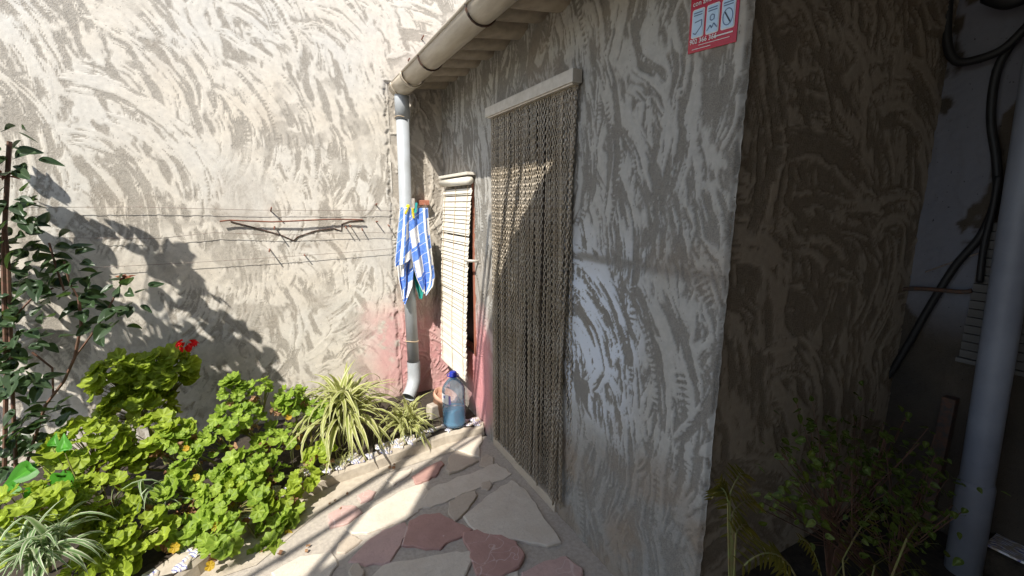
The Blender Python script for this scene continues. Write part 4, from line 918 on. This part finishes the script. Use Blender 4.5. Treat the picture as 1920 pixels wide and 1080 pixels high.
# ------------------------------------------------------------------ rose bush at the left edge
YR = 2.52
ro = empty('rose_bush', (-2.05, 2.5, .08)); tag(ro, 'tall dark leaved rose bush at the left edge throwing shadow on the wall', 'rose bush')
rstem = MB(); rr_ = random.Random(15)
def spray(p, nleaf, spread, size, toward=None):
    for i in range(nleaf):
        d = Vector((rr_.gauss(0, 1), rr_.gauss(0, .8), rr_.gauss(0, .8))); q = p+d*spread
        nn = Vector((rr_.gauss(-.2, .5), rr_.gauss(-.4, .5), .8)); put('leaf', rr_.choice(RL_), ro, q, frame(nn, Vector((d.x, d.y, d.z-.5))), rr_.uniform(*size))
VIS = [(8,262,2),(14,292,3),(5,310,2),(12,375,3),(22,405,4),(8,440,4),(28,455,3),(10,500,3),(20,540,3),(92,452,6),(78,485,5),(118,485,5),(140,500,4),(70,520,4),(95,530,4),(55,545,3),(120,545,5),(140,555,4),(45,565,3),(160,565,3),(110,585,3),(15,590,4),(35,610,4),(238,548,3),(250,560,2),(215,590,3),(228,577,3),(170,610,2),(20,650,5),(60,640,4),(30,700,5),(55,705,4),(12,740,5),(40,770,4),(88,775,3),(70,790,4),(20,810,5),(55,830,4),(85,810,3),(30,860,4),(10,880,3)]
for (px, py, n) in VIS:
    Y = YR+rr_.uniform(-.12, .12); spray(onY(px, py, Y), n+(6 if px < 70 else 2), .036, (.024, .037))
for pts, r in (([(8,900),(12,700),(6,480),(14,330),(18,265)], .008), ([(30,880),(22,700),(16,500),(8,420)], .007), ([(40,900),(85,760),(120,715),(140,670),(152,610),(148,560)], .006), ([(140,670),(170,630),(200,585),(228,530)], .004), ([(100,740),(98,690),(60,660)], .004), ([(120,545),(105,500),(92,455)], .004), ([(148,560),(130,530),(120,490)], .004), ([(20,600),(60,560),(100,540)], .004)):
    rstem.tube([onY(*q, YR) for q in pts], r, 6)
for (px, py) in ((12, 330), (228, 520)):
    p = onY(px, py, YR)
    for i in range(9): d = Vector((rr_.gauss(0, 1), rr_.gauss(0, 1), rr_.gauss(0, .6))); put('dry_flower', BUD, ro, p+d*.008, frame(Vector((0, -.5, 1)), d), rr_.uniform(.012, .02))
# upper branches, beyond the left edge of the picture, that shade the wall
SHD = [(30,640,6),(80,670,6),(130,670,7),(60,740,8),(110,740,8),(160,750,8),(210,720,8),(290,680,7),(350,690,7),(400,715,7),(340,720,7),(270,720,7),(118,392,4),(140,395,5),(155,420,6),(170,440,7),(160,470,7),(175,500,6),(140,500,6),(185,540,6),(120,540,6),(60,520,4),(35,560,4),(80,580,6),(150,570,8),(190,590,7),(215,610,6),(230,640,6),(160,640,8),(90,640,7),(290,470,4),(310,478,5),(325,500,5),(345,510,6),(300,520,4),(360,545,6),(340,560,6),(385,575,6),(395,600,6),(370,610,5),(290,590,4),(320,630,8),(360,640,8),(400,640,8),(440,640,6),(460,665,7),(495,690,6),(480,710,7),(430,690,9),(380,690,9),(330,690,9),(270,680,9),(220,690,9),(420,730,9),(370,740,9),(300,740,9),(240,740,9),(180,720,9),(130,700,8),(60,700,8),(110,770,8),(170,780,8),(40,640,6),(20,760,6),(450,720,5),(250,640,5),(200,660,6)]
top = Vector((-2.55, 2.35, 2.2)); 
for (px, py, n) in SHD:
    w = onY(px, py, YB); dl_ = .25
    while dl_ < 1.5:
        p = Vector((w.x-dl_/.95, YB-dl_, w.z+SZ*dl_/.95)); edge_x = CAM.x+(onY(0, 400, p.y).x-CAM.x)-.06-.05*max(0, p.z-1.4)
        if p.x < edge_x-.04: break
        dl_ += .04
    rr2 = Vector((rr_.uniform(-.02, .02), rr_.uniform(-.05, .05), rr_.uniform(-.02, .02))); spray(p, max(3, int(n*1.0)), .028, (.028, .042)); rstem.tube([top+Vector((0, 0, -.9)), (top+p)/2+Vector((-.1, 0, -.1)), p], [.006, .004, .002], 5)
rstem.tube([(-2.3, 2.4, .05), (-2.5, 2.36, .8), top], [.014, .012, .006], 6)
tag(rstem.build('stems', M['stem_brown'], ro), kind='stuff')

# ------------------------------------------------------------------ weeds in the shade on the right
def shrub(label, blobs, base, seed, size, me=SHL, nm='shrub'):
    rn = random.Random(seed); root = empty(nm, base); tag(root, label, 'shrub'); stm = MB(); b = Vector(base)
    for (px, py, Y, rx, rz, n) in blobs:
        c = onY(px, py, Y); tips = []
        for i in range(n):
            d = Vector((rn.gauss(0, .55), rn.gauss(0, .5), rn.gauss(0, .55))); p = c+Vector((d.x*rx, d.y*rx*.7, d.z*rz)); p.x = max(p.x, .03) if p.y > YC-.05 else p.x; p.y = min(p.y, YC-.03); p.x = min(p.x, XW-.05)
            put('leaf', rn.choice(me), root, p, frame((rn.gauss(0, .6), rn.gauss(-.3, .5), .8), (rn.gauss(0, 1), rn.gauss(0, 1), rn.gauss(-.2, .4))), rn.uniform(*size))
            if i % 5 == 0: stm.tube([b, b.lerp(c, .5)+Vector((rn.uniform(-.04, .04), 0, 0)), p], [.003, .002, .0012], 4, caps=False)
    tag(stm.build('stems', M['stem_brown'], root), kind='stuff'); return root
shrub('small leaved shrub in the dark corner below the cables', [(1560,860,.62,.18,.12,120),(1650,850,.62,.18,.12,120),(1600,940,.58,.22,.13,60)], (.45, .62, .22), 51, (.008, .014))
shrub('dim leafy weeds in front of the thick drainpipe', [(1720,910,.50,.16,.10,110),(1680,970,.46,.16,.1,100),(1500,910,.55,.12,.12,90)], (.6, .5, .22), 52, (.008, .013))
def frond(root, p0, p1, nl, l, seed, stm):
    rn = random.Random(seed); p0, p1 = Vector(p0), Vector(p1); mid = (p0+p1)/2+Vector((0, 0, .05)); pts = []
    for i in range(nl):
        t = i/(nl-1); q = p0*(1-t)**2+mid*2*t*(1-t)+p1*t*t; pts.append(q); d = (p1-p0).normalized(); side = d.cross(Vector((0, -.4, 1))).normalized()
        for s in (-1, 1): put('leaflet', FL, root, q, frame(Vector((rn.gauss(0, .2), -.5, 1)), side*s+d*.6), l*(1-.6*abs(t-.35))*rn.uniform(.8, 1.1))
    stm.tube(pts, .0016, 4)
FL = pointed(0, .22, .1, .4, M['fern'], 'leaflet')
for nm, lab, base, fr, sd in (('fern_weed', 'feathery weed leaning against the dark corner of the wall', (-.05, .62, .1), [((1372,1000),(1350,900)),((1375,960),(1425,955)),((1368,930),(1400,895)),((1365,940),(1335,935)),((1380,1000),(1410,1010))], 61), ('fern_weed', 'yellowish ferny weeds spreading along the bottom right', (.1, .4, .22), [((1560,1090),(1640,1000)),((1600,1090),(1700,1030)),((1540,1080),(1500,1010)),((1640,1060),(1760,1020)),((1580,1050),(1650,950)),((1660,1090),(1740,1075)),((1480,1090),(1440,1040)),((1700,1010),(1735,985)),((1480,1060),(1395,1060))], 62)):
    root = empty(nm, base); tag(root, lab, 'weed'); stm = MB()
    for i, (a, b) in enumerate(fr): A = onY(*a, .52-.02*i); B = onY(*b, .55-.02*i); stm.tube([Vector(base)+Vector((0, 0, .1)), A], [.003, .002], 4); frond(root, A, B, 10, .016, sd+i, stm)
    tag(stm.build('stems', M['stem_green'], root), kind='stuff')

# ------------------------------------------------------------------ litter on the mortar strip
rl = random.Random(91)
for k in range(16):
    p = onZ(*rl.choice([(690+rl.uniform(-60, 60), 868+rl.uniform(-12, 12)), (600+rl.uniform(-60, 60), 930+rl.uniform(-25, 25)), (520+rl.uniform(-50, 60), 1020+rl.uniform(-30, 20))]), .014)
    o = bpy.data.objects.new('dry_leaf', DL[k % 3]); link(o); o.location = p; sc = rl.uniform(.008, .018); o.scale = (sc, sc, sc*.5); o.rotation_euler = (rl.uniform(-.3, .3), rl.uniform(-.3, .3), rl.uniform(0, 6))
    tag(o, 'small fallen dry brown leaf on the pale strip below the kerb', 'leaf', 'fallen dry leaves by the kerb')
